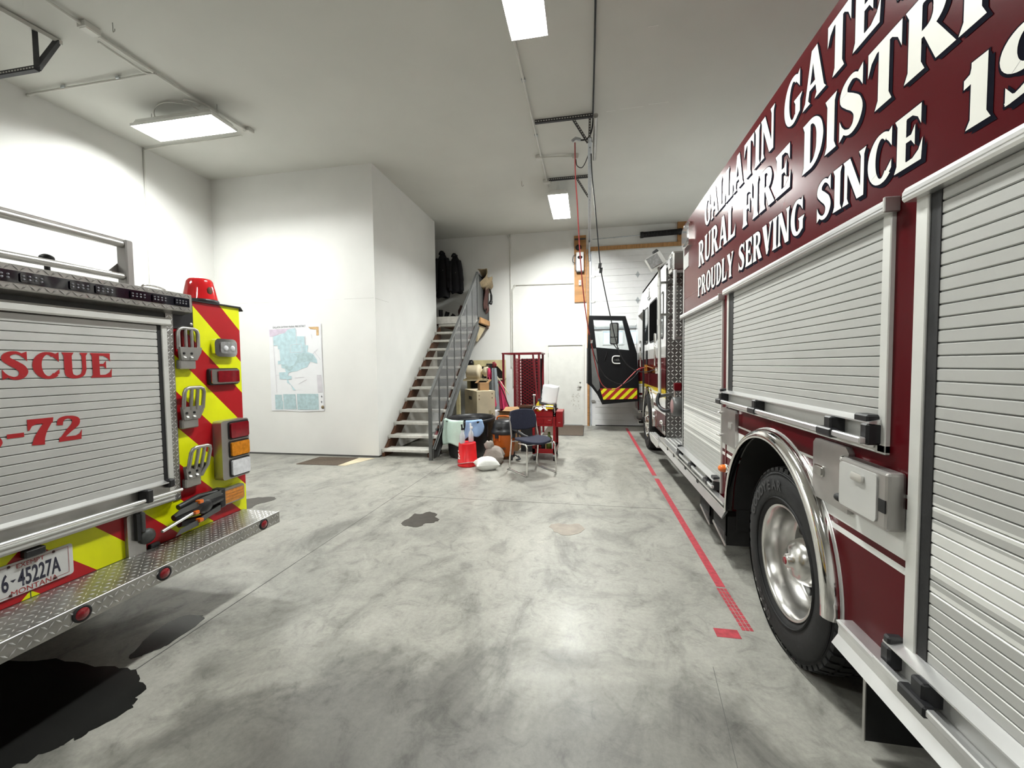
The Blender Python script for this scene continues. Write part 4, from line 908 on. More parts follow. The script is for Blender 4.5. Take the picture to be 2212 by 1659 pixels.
MB().tube([((m0[0]+m1[0])/2, DY+.24, m0[1]-.02), ((m0[0]+m1[0])/2+.06, DY+.1, m0[1]-.12), ((m0[0]+m1[0])/2+.1, DY+.05, m0[1]-.12)], .012, 8).build('mirror_arm', 'black', mr)

# ================================================================ RESCUE TRUCK (left): its rear faces the open floor
RX = -2.5
YC = 1.414
rt_ = thing('rescue_truck', 'rescue truck seen from the rear, red and yellow chevrons round a silver roll-up door', 'fire truck', (-4.3, YC, 0))
bd = MB().box(-6.0, RX-.012, .2, 2.628, .5, 1.985).build('body', 'red', rt_)
MB().box(-6.35, -6.0, .3, 2.5, .5, 1.7).build('cab_block', 'red', rt_)
for (x, y) in ((-4.0, .32), (-4.0, 2.18), (-5.8, .32), (-5.8, 2.18)):
    w = MB().lathe([(0, .22), (-.02, .3), (0, .38), (.06, .42), (.22, .42), (.28, .38), (.3, .3), (.28, .22)], (x, y, .42), 'Y', 32).build('tire', 'tire', rt_)
    MB().lathe([(.02, .23), (.06, .2), (.05, .08), (.0, .05), (.0, 0)], (x, y, .42), 'Y', 24).build('rim', 'chrome_satin', w)
MB().box(-6.2, -2.6, .9, 1.93, .32, .52).build('chassis', 'under', rt_)
MB().box(-2.62, -2.5, .25, 2.58, .34, .52).build('rear_skirt', 'under', rt_)
# rear skin: chevron panels right and left of the door, and below it
MB().box(RX-.012, RX, 2.125, 2.628, .5, 1.985).build('chevron_panel', 'chevron_rear', rt_, 'red and yellow chevron panel right of the door')
MB().box(RX-.012, RX, .2, .703, .5, 1.985).build('chevron_panel', 'chevron_rear', rt_, 'red and yellow chevron panel on the far side')
MB().box(RX-.012, RX, .703, 2.125, .5, .76).build('chevron_panel', 'chevron_rear', rt_, 'red and yellow chevron panel under the door')
MB().box(RX-.0005, RX+.0012, YC-.0015, YC+.0015, .5, .56).build('panel_seam', 'dark_line', rt_)
MB().box(RX-.012, RX+.001, .74, 2.125, 1.83, 1.985).build('door_surround', 'grey_panel', rt_)
p = MB().box(RX, RX+.004, 2.13, 2.265, 1.80, 1.985).build('black_plate', 'black_plastic', rt_)
for z in (1.965, 1.835): MB().lathe([(.004, .011), (.007, .010), (.008, 0)], (RX, 2.25, z), 'X', 12).build('screw', 'steel', p)
MB().prism([(2.2, 1.985), (2.2, 1.992), (2.632, 1.997), (2.655, 1.97), (2.652, 1.966), (2.628, 1.985)], 'X', -2.9, RX+.012).build('roof_edge_trim', 'black_plastic', rt_)
MB().box(-6.0, RX, .2, 2.628, 1.985, 1.992).build('roof', 'diamond', rt_)
# ---- roll-up door
rd = MB().box(RX-.002, RX, .79, 2.03, .885, 1.81).build('rollup_door', 'black', rt_, 'silver roll-up rear door with red lettering')
n = 22; ph = (1.81-.885)/n
for i in range(n):
    za, zb = .885+i*ph, .885+(i+1)*ph; x = RX+.003
    MB().prism([(x, zb-.0014), (x+.004, zb-.004), (x+.004, za+.004), (x, za+.0014), (RX-.001, za), (RX-.001, zb)], 'Y', .79, 2.03).build('slat', 'alu_slat', rd)
MB().box(RX, RX+.008, 2.03, 2.052, .86, 1.81).build('dark_reveal', 'black_rubber', rd)
MB().bbox(RX, RX+.016, 2.052, 2.085, .80, 1.815, .003, 1).build('side_frame', 'alu_trim', rd); MB().bbox(RX, RX+.016, .742, .79, .80, 1.815, .003, 1).build('side_frame', 'alu_trim', rd)
MB().prism([(RX, 1.812), (RX+.03, 1.812), (RX+.034, 1.82), (RX+.034, 1.845), (RX+.026, 1.858), (RX, 1.86)], 'Y', .73, 2.095).build('header_rail', 'alu_trim', rd)
ds = MB().box(RX, RX+.006, 2.085, 2.13, .745, 1.89).build('diamond_strip', 'diamond', rd); MB().lozenges((RX+.006, 2.086, .75), (0, 1, 0), (0, 0, 1), (1, 0, 0), .043, 1.13, .0215, .028, .007, .003).build('strip_treads', 'alu_bright', ds, kind='stuff')
MB().prism([(RX, .868), (RX+.045, .874), (RX+.045, .88), (RX, .893)], 'Y', .80, 2.05).build('ledge', 'alu_bright', rd)
MB().box(RX, RX+.014, .78, 2.06, .80, .872).build('back_channel', 'steel', rd)
MB().cyl((RX+.06, .75, .818), (RX+.06, 2.09, .818), .0105, 14).build('lift_bar', 'alu_bright', rd)
for y in (1.895, .93): MB().bbox(RX+.005, RX+.078, y-.018, y+.018, .80, .875, .006, 1).build('bar_clamp', 'black_plastic', rd)
for y in (2.045, .775): MB().bbox(RX, RX+.05, y-.02, y+.02, .845, .895, .008, 1).build('end_latch', 'black_plastic', rd)
MB().box(RX, RX+.02, .745, 2.08, .752, .80).box(RX+.02, RX+.026, .745, 2.08, .757, .763).box(RX+.02, RX+.026, .745, 2.08, .785, .79).build('sill', 'alu_trim', rd)
# lettering: only the part of the words in the photograph is known exactly
for (w, a, b, base, cap) in (('RESCUE', 1.135, 1.785, 1.512, .126), ('3-72', 1.262, 1.640, 1.209, .121)):
    MB().flat(sign_word(w, a, b, base, cap, .05), 'X', RX+.0085).build('lettering', 'decal_red', rd, 'red vinyl lettering '+w)
# ---- light bar housing over the door
lh = MB().prism([(RX, 1.885), (RX+.07, 1.90), (RX+.075, 1.905), (RX+.075, 2.005), (RX+.07, 2.01), (RX, 2.012)], 'Y', .63, 2.197).build('light_bar_housing', 'diamond', rt_)
MB().lozenges((RX+.076, .64, 1.901), (0, 1, 0), (0, 0, 1), (1, 0, 0), 1.55, .03, .026, .034, .006, .002).lozenges((RX+.076, .64, 1.983), (0, 1, 0), (0, 0, 1), (1, 0, 0), 1.55, .026, .026, .034, .006, .002).build('housing_treads', 'diamond_dark', lh, kind='stuff')
MB().box(RX+.07, RX+.0775, .66, 2.18, 1.93, 1.982).build('light_slot', 'led_black', lh)
for (a, b) in ((2.085, 2.16), (1.955, 2.035), (1.84, 1.92), (1.68, 1.76), (1.575, 1.655), (1.40, 1.48), (1.29, 1.37), (1.12, 1.2), (1.0, 1.08)):
    m_ = MB().rrect('X', RX+.0775, RX+.084, a, b, 1.936, 1.975, .006).build('led_module', 'led_black', lh)
    for i in range(4):
        for z in (1.948, 1.962):
            MB().ball((RX+.085, a+(b-a)*(i+.5)/4, z), .004, .006, .005, 8, 5).build('led', 'led_dot', m_)
# ---- roof rails
rr_ = MB().cyl((-2.56, .9, 2.25), (-2.56, 1.93, 2.25), .021, 14).cyl((-2.56, .9, 2.07), (-2.56, 1.93, 2.07), .018, 14).build('roof_rail', 'steel', rt_, 'tubular steel roof rail')
MB().bbox(-2.60, -2.53, 1.915, 1.955, 2.01, 2.275, .006, 1).box(-2.62, -2.56, .9, 1.93, 2.268, 2.28).build('rail_post', 'steel_box', rr_)
MB().prism([(1.85, 2.075), (1.92, 2.075), (1.92, 2.15)], 'X', -2.60, -2.595).build('rail_gusset', 'steel_box', rr_)
MB().ball((-2.75, 1.70, 2.13), .03, .03, .022).cyl((-2.75, 1.70, 2.0), (-2.75, 1.70, 2.12), .012, 8).build('roof_knob', 'black', rt_)
q0, q1 = 1.985, 2.13
MB().tube(spline([(-2.53, q0, 2.005), (-2.53, q0+.005, 2.03), (-2.53, q0+.03, 2.042), (-2.53, q1-.05, 2.04), (-2.53, q1-.01, 2.03), (-2.53, q1, 2.005)]), .006, 8).build('roof_handle', 'chrome', rt_)
# ---- beacon
bc = MB().lathe([(1.992, .105), (2.005, .108), (2.016, .104), (2.02, .1)], (-2.6, 2.42, 0), 'Z', 28).build('beacon', 'black_plastic', rt_)
MB().lathe([(2.018, .102), (2.03, .1), (2.09, .088), (2.14, .078), (2.156, .068), (2.162, .045), (2.163, 0)], (-2.6, 2.42, 0), 'Z', 28).build('beacon_dome', 'beacon_red', bc, 'red beacon dome')
MB().ball((-2.512, 2.41, 2.07), .008, .02, .032, 12, 8).build('beacon_reflector', 'wood_dark', bc)
# ---- folding steps
def fold_step(y0, z0, tilt):
    """cast grab-step: three slots above a hinged foot"""
    t = MB(); x0 = RX+.02
    yw = .155; H_ = .175
    dx = lambda z: x0+(z-z0)*tilt
    def bar3(ya, za, yb, zb, r=.011): t.bar((dx(za), ya, za), (dx(zb), yb, zb), r*2, r*2, (1, 0, 0))
    top = z0+.255; mid = z0+.125
    loop = [(dx(mid), y0+.012, mid), (dx(top-.03), y0+.012, top-.03), (dx(top-.008), y0+.02, top-.008), (dx(top), y0+.04, top), (dx(top), y0+yw-.04, top), (dx(top-.008), y0+yw-.02, top-.008), (dx(top-.03), y0+yw-.012, top-.03), (dx(mid), y0+yw-.012, mid), (dx(mid-.03), y0+yw-.03, mid-.03), (dx(z0+.06), y0+.11, z0+.06)]
    t.tube(loop, .0115, 8)
    for f in (.38, .64): t.tube([(dx(mid-.01), y0+yw*f, mid-.01), (dx(top), y0+yw*f, top)], .0105, 8)
    t.prism([(y0+.004, mid+.012), (y0+yw-.004, mid+.012), (y0+yw-.01, mid-.02), (y0+.115, z0+.055), (y0+.012, z0+.055)], 'X', x0-.002, x0+.02)
    o = t.build('folding_step', 'steel', rt_, 'grey cast folding step')
    f = MB().bbox(RX, RX+.035, y0+.004, y0+.112, z0, z0+.058, .006, 1).build('step_base', 'steel', o)
    for k in (.03, .075): MB().cyl((RX+.03, y0+k, z0+.06), (RX+.045, y0+k, z0+.075), .009, 8).build('step_pin', 'alu', o)
    MB().rrect('X', RX+.038, RX+.042, y0+.02, y0+.035, z0+.09, z0+.105, .004).rrect('X', RX+.038, RX+.042, y0+.07, y0+.085, z0+.09, z0+.105, .004).build('step_holes', 'black', o)
for z, tl in ((1.55, .0), (1.178, .12), (.805, .25)): fold_step(2.135, z, tl)
for z, tl in ((1.55, .0), (1.178, .0), (.805, .0)): fold_step(.535, z, tl)
# ---- rear lights
o = MB().rrect('X', RX, RX+.035, 2.385, 2.565, 1.632, 1.755, .035).build('scene_light', 'chrome', rt_)
MB().rrect('X', RX+.03, RX+.042, 2.425, 2.555, 1.655, 1.735, .02).build('lens', 'lens_clear', o)
for y in (2.465, 2.52): MB().ball((RX+.042, y, 1.69), .008, .02, .02, 12, 8).build('bulb', 'lens_white', o)
o = MB().rrect('X', RX, RX+.02, 2.348, 2.585, 1.44, 1.553, .018).build('red_warning_light', 'black_plastic', rt_)
MB().rrect('X', RX+.018, RX+.034, 2.355, 2.578, 1.448, 1.546, .014).build('bezel', 'chrome_satin', o); MB().rrect('X', RX+.03, RX+.04, 2.40, 2.57, 1.458, 1.536, .01).build('lens', 'lens_red', o)
o = MB().rrect('X', RX, RX+.07, 2.372, 2.60, .79, 1.195, .02).build('tail_light_cluster', 'steel_box', rt_)
for (za, zb, mt_, lb) in ((1.06, 1.185, 'lens_red', 'red brake lamp'), (.935, 1.05, 'lens_amber', 'amber turn lamp'), (.80, .925, 'lens_white', 'white reversing lamp')):
    b = MB().rrect('X', RX+.066, RX+.075, 2.425, 2.592, za, zb, .014).build('lamp_bezel', 'black_plastic', o); MB().rrect('X', RX+.07, RX+.088, 2.435, 2.585, za+.01, zb-.01, .012).build('lamp_lens', mt_, o, lb)
o = MB().rrect('X', RX, RX+.028, 2.37, 2.585, .607, .722, .022).build('side_marker', 'steel_box', rt_)
MB().rrect('X', RX+.024, RX+.034, 2.395, 2.575, .617, .705, .014).build('lens', 'lens_amber', o)
for z in (.645, .665, .685): MB().box(RX+.034, RX+.036, 2.40, 2.57, z-.004, z+.004).build('lens_rib', 'lens_amber', o)
for (y0, y1, z0, z1, mt_) in ((.23, .45, 1.44, 1.55, 'lens_red'), (.23, .45, .79, 1.19, 'lens_red'), (.24, .45, .61, .72, 'lens_amber')): MB().rrect('X', RX, RX+.04, y0, y1, z0, z1, .015).build('far_light', mt_, rt_)
# ---- licence plate
lp = MB().rrect('X', RX, RX+.006, 1.268, 1.573, .556, .706, .012).build('licence_plate', 'plate_white', rt_, 'white licence plate')
px_ = RX+.0068; U, V = (0, 1, 0), (0, 0, 1)
text_obj('plate_number', '6', .105, 'ink', lp, (px_, 1.318, .592), U, V, sx=.45, off=.0022); text_obj('plate_number', '45227A', .105, 'ink', lp, (px_, 1.372, .592), U, V, sx=.45, off=.0022)
MB().flat([[(1.347, .632), (1.366, .632), (1.356, .620)]], 'X', px_).build('plate_mark', 'ink', lp)
text_obj('plate_word', 'EXEMPT', .026, 'ink_red', lp, (px_, 1.368, .676), U, V, sx=1.05); text_obj('plate_word', 'MONTANA', .034, 'ink_red', lp, (px_, 1.345, .560), U, V, sx=.95)
ol = MB()
for a, b in (((1.277, .615), (1.29, .60)), ((1.29, .60), (1.292, .585)), ((1.292, .585), (1.305, .58)), ((1.305, .58), (1.31, .566)), ((1.31, .566), (1.342, .566)), ((1.49, .57), (1.555, .57)), ((1.555, .57), (1.555, .695)), ((1.555, .695), (1.277, .695))):
    ol.bar((px_, a[0], a[1]), (px_, b[0], b[1]), .0012, .0004, (1, 0, 0))
ol.build('plate_outline', 'ink_red', lp)
for (y, z) in ((1.345, .694), (1.50, .694), (1.345, .567), (1.50, .567)): MB().lathe([(.006, .006), (.009, .005), (.009, 0)], (RX, y, z), 'X', 10).build('plate_bolt', 'brown_cloth', lp)
MB().bbox(RX, RX+.035, 1.385, 1.46, .712, .748, .006, 1).build('plate_lamp', 'black_plastic', rt_)
# ---- hinge bracket, cable clip, folding sign stand
hb = MB().rrect('X', RX, RX+.022, 1.808, 1.90, .512, .75, .012).build('latch_bracket', 'steel', rt_)
MB().rrect('X', RX+.02, RX+.045, 1.84, 1.86, .6, .75, .004).build('bracket_slot', 'black', hb); MB().bbox(RX+.02, RX+.05, 1.862, 1.885, .64, .75, .006).ball((RX+.03, 1.90, .605), .03, .045, .045, 14, 8).build('bracket_knob', 'grey_panel', hb)
MB().bbox(RX, RX+.03, 1.92, 1.975, .52, .545, .008).build('hose_stub', 'black', rt_)
sg = thing('folding_stand', 'black folding stand with grey blades and orange bands clipped to the rescue truck rear', 'folding stand', (RX+.1, 2.25, .65))
bx_ = RX+.075
MB().tube([(bx_, 2.02, .665), (bx_, 2.15, .685), (bx_, 2.33, .70)], [.02, .045, .04], 10).bbox(bx_-.04, bx_+.03, 2.31, 2.355, .625, .755, .01).ball((bx_+.02, 2.2, .68), .03, .06, .05, 14, 8).build('body', 'black_plastic', sg)
MB().cyl((bx_+.03, 1.925, .625), (bx_+.03, 2.16, .675), .009, 10).build('rod', 'alu_bright', sg)
for (ya, za, yb, zb) in ((2.0, .70, 2.15, .715), (2.13, .725, 2.31, .735), (2.0, .585, 2.14, .60), (2.12, .605, 2.30, .64)):
    MB().add([(bx_+.035, ya, za-.018), (bx_+.04, yb, zb-.02), (bx_+.04, yb, zb+.014), (bx_+.035, ya+.03, za+.014), (bx_+.03, ya, za-.018), (bx_+.035, yb, zb-.02), (bx_+.035, yb, zb+.014), (bx_+.03, ya+.03, za+.014)], [(0, 1, 2, 3), (4, 5, 6, 7), (0, 1, 5, 4), (3, 2, 6, 7), (0, 3, 7, 4), (1, 2, 6, 5)]).build('blade', 'grey_paint', sg)
for (y, z) in ((2.155, .725), (2.125, .667), (2.15, .61)): MB().bbox(bx_+.02, bx_+.055, y-.014, y+.014, z-.011, z+.011, .004).build('orange_band', 'lens_orange', sg)
MB().tube([(bx_, 2.05, .62), (bx_, 2.2, .60), (bx_, 2.31, .64)], .022, 8).tube([(bx_, 2.05, .72), (bx_, 2.18, .745), (bx_, 2.31, .735)], .018, 8).build('arm', 'black_plastic', sg)
# ---- rear step
bp = MB().box(-2.5, -2.2, .22, 2.597, .438, .518).build('rear_step', 'diamond', rt_, 'diamond-plate rear step')
MB().lozenges((-2.495, .23, .518), (0, 1, 0), (1, 0, 0), (0, 0, 1), 2.36, .285, .0295, .024, .006, .003).build('step_top_treads', 'alu_bright', bp, kind='stuff')
MB().lozenges((-2.199, .23, .441), (0, 1, 0), (0, 0, 1), (1, 0, 0), 2.36, .072, .024, .032, .007, .003).build('step_face_treads', 'alu_bright', bp, kind='stuff')
MB().cyl((-2.202, .22, .517), (-2.202, 2.597, .517), .0035, 8).build('step_nosing', 'alu_bright', bp)
for y in (2.448, 1.767, 1.406, 1.06, .38):
    o = MB().lathe([(0, .036), (.006, .036), (.008, .030), (.006, .026)], (-2.2, y, .479), 'X', 24).build('step_light', 'black_rubber', bp)
    MB().lathe([(.006, .027), (.012, .02), (.014, 0)], (-2.2, y, .479), 'X', 20).build('lens', 'lens_red', o)

# ================================================================ STAIRCASE
sx0, sx1 = -3.525, -2.60
stc = thing('staircase', 'open wooden staircase with white treads and grey steel railing beside the storage room', 'staircase', (-3.05, 6.59, 0))
RISE, RUN = .2015, .2415
tr0 = MB().bbox(sx0, sx1, 0, .275, -.048, 0, .006, 1)
first = None
for i in range(13):
    y, z = 6.585+RUN*i, .118+.035-.02+RISE*i
    if first is None:
        first = tr0.build('tread', 'tread', stc); o = first
    else:
        o = first.copy(); C.objects.link(o)
    o.location = (0, y, z)
    c = MB().box(sx0, sx0+.035, y+.02, y+.05, max(0.0, z-.035-RISE+.035), z-.035).build('cleat', 'white_paint', stc)
ln = math.hypot(RUN, RISE); LY, LZ = 9.48, 2.725
MB().prism([(6.60, 0), (6.60, .06), (9.5, 2.48), (9.5, 2.2), (6.9, 0)], 'X', sx0+.002, sx0+.05).build('wall_stringer', 'wood_dark', stc)
MB().prism([(6.62, 0), (6.62, .06), (9.5, 2.46), (9.5, 2.2), (6.92, 0)], 'X', sx1-.10, sx1-.055).build('inner_stringer', 'wood_dark', stc)
s0, s1 = (6.53, .03), (9.56, 2.62)
st_ = MB().prism([(s0[0], 0), (s0[0], .17), (s1[0], s1[1]+.05), (s1[0], s1[1]-.16), (s0[0]+.16, 0)], 'X', -2.57, -2.555).bar((-2.55, s0[0]+.02, .15), (-2.55, s1[0], s1[1]+.04), .05, .012).bar((-2.55, s0[0]+.17, .01), (-2.55, s1[0], s1[1]-.155), .05, .012).build('outer_stringer', 'grey_paint', stc, 'grey steel channel stringer')
for i in range(26):
    f = (i+.7)/26.5; y = s0[0]+(s1[0]-s0[0])*f+.04; z = .06+(s1[1]-.03)*f
    d_ = Vector((0, s1[0]-s0[0], s1[1])).normalized()
    MB().obox((-2.5535, y, z), (.0012, 0, 0), d_*.028, d_.cross(Vector((1, 0, 0)))*.009).build('channel_slot', 'black', st_)
# railing
h0, h1 = Vector((-2.56, 6.42, 1.06)), Vector((-2.56, 9.50, 3.71))
MB().bar(h0, h1, .045, .04).build('handrail', 'grey_paint', stc, 'grey steel handrail')
MB().box(-2.585, -2.535, 6.40, 6.45, 0, 1.06).build('newel_post', 'grey_paint', stc)
for i in range(1, 7):
    f = i/7; b = Vector((-2.56, s0[0]+(s1[0]-s0[0])*f, .13+s1[1]*f-.06)); t = h0+(h1-h0)*(f+.0)
    MB().bar((b.x, t.y, .15+(t.y-s0[0])*(s1[1]+.04-.15)/(s1[0]-s0[0])), t, .022, .022, (0, 1, 0)).build('baluster', 'grey_paint', stc)
MB().prism([(6.45, .25), (6.45, 1.05), (9.5, 3.68), (9.5, 2.68)], 'X', -2.5625, -2.5605).build('screen_panel', 'mesh_screen', stc, 'fine grey wire-mesh screen')
# landing
MB().box(-6.4, -2.56, LY, YB-.001, LZ-.03, LZ).box(-3.62, -2.56, LY-.02, LY, LZ-.17, LZ).build('landing', 'tread', stc)
MB().box(-3.60, -2.58, LY+.02, YB-.001, LZ-.2, LZ-.03).build('landing_joists', 'wood_dark', stc)
MB().bbox(-2.63, -2.50, LY+.08, 10.5, LZ-.16, LZ-.03, .004, 1).build('landing_beam', 'wood_h', stc, 'bare wood beam end under the landing')
MB().prism([(9.56, LZ-.16), (10.45, LZ-.16), (9.56, LZ-.6)], 'X', -2.62, -2.58).build('landing_brace', 'cream_dark', stc)
gd = MB().box(-2.57, -2.545, 9.50, 10.55, LZ-.04, 3.68).build('guard_panel', 'grey_panel', stc, 'dark grey guard panel on the landing')
MB().box(-2.575, -2.53, 9.47, 9.53, LZ-.05, 3.74).box(-2.575, -2.53, 10.5, 10.56, LZ-.05, 3.66).box(-2.575, -2.53, 9.5, 10.55, LZ-.06, LZ-.02).bar((-2.552, 9.48, 3.72), (-2.552, 10.56, 3.66), .05, .04).build('guard_frame', 'grey_paint', gd)

def cloth(fn, nu, nv, name, mat, parent=None, th=.004, **kw):
    mb = MB().grid(fn, nu, nv); o = mb.build(name, mat, parent, **kw)
    m = o.modifiers.new('thickness', 'SOLIDIFY'); m.thickness = th; m.offset = 0
    return o
# things hanging on the guard
R_ = random.Random(3)
jk = thing('work_jacket', 'crumpled tan work jacket and gloves slung over the landing guard', 'jacket', (-2.5, 10.1, 3.6))
cloth(lambda u, v: (-2.60+.22*math.sin(v*PI)**.7*(1 if v > .0 else 0)+.03*math.sin(9*u+5*v), 9.72+.75*u+.02*math.sin(12*v), 3.82-.10*u+.04*math.sin(7*u+2)-.55*max(0, v-.35)-.03*math.sin(14*u*v)), 22, 14, 'jacket_shell', 'tan_cloth', jk, .012)
cloth(lambda u, v: (-2.50+.03*math.sin(8*u+6*v), 9.95+.35*u, 3.52-.62*v+.06*math.sin(7*u)), 12, 12, 'jacket_lining', 'brown_cloth', jk, .012)
MB().tube(spline([(-2.46, 10.35, 3.5), (-2.44, 10.42, 3.35), (-2.45, 10.45, 3.2), (-2.47, 10.43, 3.12)]), [.02]*8+[.03]*8+[.045]*8+[.03], 8).build('glove', 'black', jk)
# coats on the back wall of the landing
def coat(x, w, zt, zb, label, lean=0.):
    t = thing('coat', label, 'coat', (x, 10.55, zb), 'dark coats on the landing')
    def f(u, v):
        a = u*2*PI; half = w/2*(.34+.66*min(1, v*5.5))*(1+.12*v)+.012*math.sin(5*a+9*v)
        return (x+lean*v+half*math.cos(a), 10.55+(.05+.05*min(1, v*3))*math.sin(a), zt-(zt-zb)*v+(.02*math.sin(4*a) if v > .9 else 0))
    MB().grid(f, 22, 14).build('coat_body', 'coat_black', t)
    for s in (-1, 1):
        MB().tube(spline([(x+s*w*.36, 10.53, zt-.14), (x+s*w*.52+lean*.3, 10.5, zt-.42), (x+s*w*.54+lean*.6, 10.49, zt-.68), (x+s*w*.56+lean*.8, 10.48, zt-.92)]), [.07]*8+[.065]*8+[.055]*8+[.05], 10).build('sleeve', 'coat_black', t)
    MB().tube(spline([(x-.07, 10.52, zt-.02), (x, 10.47, zt+.035), (x+.07, 10.52, zt-.02)]), .03, 8).build('collar', 'coat_black', t)
    MB().ball((x+.04, 10.44, zt-.45), .008, .006, .008, 8, 6).build('snap', 'steel', t)
    MB().tube([(x, 10.55, zt+.02), (x, 10.6, zt+.10), (x, 10.66, zt+.09)], .005, 6).build('hook', 'steel', t)
coat(-4.12, .30, 4.45, 3.36, 'black coat hanging furthest left on the landing wall, partly hidden', -.02)
coat(-3.77, .32, 4.50, 3.36, 'black coat hanging in the middle of the landing wall')
coat(-3.43, .28, 4.42, 3.46, 'black coat hanging nearest the railing on the landing wall', .05)
def boot(x, y, h, lean, label):
    t = thing('boot', label, 'boot', (x, y, LZ), 'boots on the landing')
    MB().tube(spline([(x, y, LZ+.03), (x+lean*.3, y, LZ+h*.5), (x+lean, y, LZ+h)]), [.05]*8+[.055]*8+[.065], 12).build('shaft', 'black_rubber', t)
    MB().ball((x, y-.07, LZ+.045), .05, .11, .045, 14, 8).build('foot', 'black_rubber', t)
    MB().box(x-.045, x+.045, y-.17, y+.05, LZ, LZ+.012).build('sole', 'black', t)
boot(-3.72, 10.2, .26, .0, 'black boot at the far left edge of the landing'); boot(-3.62, 10.3, .22, .05, 'black boot second from the left on the landing')
boot(-3.44, 10.2, .13, .08, 'low black boot tipped over on the landing')
MB().ball((-3.18, 10.3, LZ+.19), .1, .1, .19, 16, 10, lambda d: 1+.08*math.sin(6*d.x+4*d.z)).build('duffel_bag', 'brown_cloth', None, 'dark brown bag standing on the landing behind the railing', cat='bag')

# ================================================================ MAP
mpY = 6.506
mp_ = thing('wall_map', 'white paper fire district map with pale blue area on the storage room wall', 'map', (-5.06, mpY, .78))
mx0, mx1, mz0, mz1 = -5.585, -4.545, .785, 2.318
def wav(x, z): return mpY-.002-.003*(1+math.sin(7*x+3*z))*.5
MB().grid(lambda u, v: (mx0+(mx1-mx0)*u, mpY-.002-.0015*(1+math.sin(9*u+5*v)), mz0+(mz1-mz0)*v+.008*math.sin(8*u)*(1-v)), 14, 14).build('sheet', 'paper', mp_)
def mpt(zx, zy): return (mx0+(zx-140)/(1030-140)*(mx1-mx0), mz1-(zy-150)/(1580-150)*(mz1-mz0))
def mpoly(pts, mat, nm, k=0): MB().flat([[mpt(*p) for p in pts]], 'Y', mpY-.0065-.0003*k).build(nm, mat, mp_)
mpoly([(150, 230), (600, 215), (600, 300), (330, 300), (230, 345), (155, 345)], 'map_purple', 'map_region', 0)
mpoly([(215, 345), (420, 290), (470, 235), (600, 215), (610, 250), (610, 350), (745, 355), (750, 500), (800, 505), (800, 540), (780, 605), (880, 645), (940, 740), (945, 800), (830, 765), (775, 855), (665, 890), (600, 920), (510, 930), (460, 945), (440, 990), (505, 1000), (505, 1050), (440, 1060), (470, 1120), (570, 1235), (525, 1235), (490, 1150), (425, 1105), (425, 1055), (300, 1050), (295, 940), (410, 935), (400, 880), (340, 860), (335, 800), (280, 805), (280, 750), (325, 745), (315, 560), (290, 555), (285, 495), (215, 495)], 'map_blue', 'map_region', 1)
mpoly([(335, 810), (420, 810), (480, 850), (560, 810), (620, 700), (560, 640), (760, 620), (880, 655), (930, 740), (820, 760), (760, 770), (620, 790), (480, 925), (400, 880)], 'map_teal', 'map_region', 2)
mpoly([(815, 205), (985, 205), (985, 345), (945, 345), (945, 250), (850, 240)], 'map_ochre', 'map_region', 1)
for q in ([(210, 1310), (330, 1310), (330, 1400), (345, 1420), (345, 1555), (210, 1555)], [(350, 1300), (560, 1300), (570, 1550), (360, 1550)], [(585, 1295), (945, 1295), (950, 1555), (590, 1555)]): mpoly(q, 'map_teal', 'map_inset', 1)
mpoly([(930, 985), (1005, 985), (1020, 1265), (940, 1270)], 'map_grey', 'map_legend', 1)
for (a, b) in (((210, 350), (245, 1275)), ((245, 985), (300, 985)), ((510, 490), (690, 480)), ((690, 480), (700, 610)), ((700, 610), (500, 615)), ((500, 615), (510, 490)), ((600, 215), (615, 480)), ((900, 600), (1000, 740)), ((760, 500), (760, 350)), ((860, 320), (870, 390)), ((880, 640), (960, 560)), ((560, 1030), (720, 1020)), ((620, 1130), (760, 1060)), ((1015, 155), (1045, 1580))):
    p, q = mpt(*a), mpt(*b); MB().bar((p[0], mpY-.008, p[1]), (q[0], mpY-.008, q[1]), .0005, .006, (0, 0, 1)).build('map_line', 'map_grey', mp_)
p = mpt(1012, 1510); MB().lathe([(0, .03), (-.0006, .03), (-.0006, 0)], (p[0], mpY-.0075, p[1]), 'Y', 20).build('map_seal', 'tan_cloth', mp_)
for (zx, zy) in ((1000, 1335), (995, 1425)):
    p = mpt(zx, zy); MB().flat([[(p[0]-.02, p[1]), (p[0]-.004, p[1]+.005), (p[0], p[1]+.024), (p[0]+.004, p[1]+.005), (p[0]+.02, p[1]), (p[0]+.004, p[1]-.005), (p[0], p[1]-.024), (p[0]-.004, p[1]-.005)]], 'Y', mpY-.0075).build('map_compass', 'ink', mp_)
p = mpt(212, 210); text_obj('map_title', 'GALLATIN GATEWAY RURAL FIRE DISTRICT', .046, 'ink', mp_, (p[0], mpY-.008, p[1]), (1, 0, .014), (0, 0, 1), sx=.72)

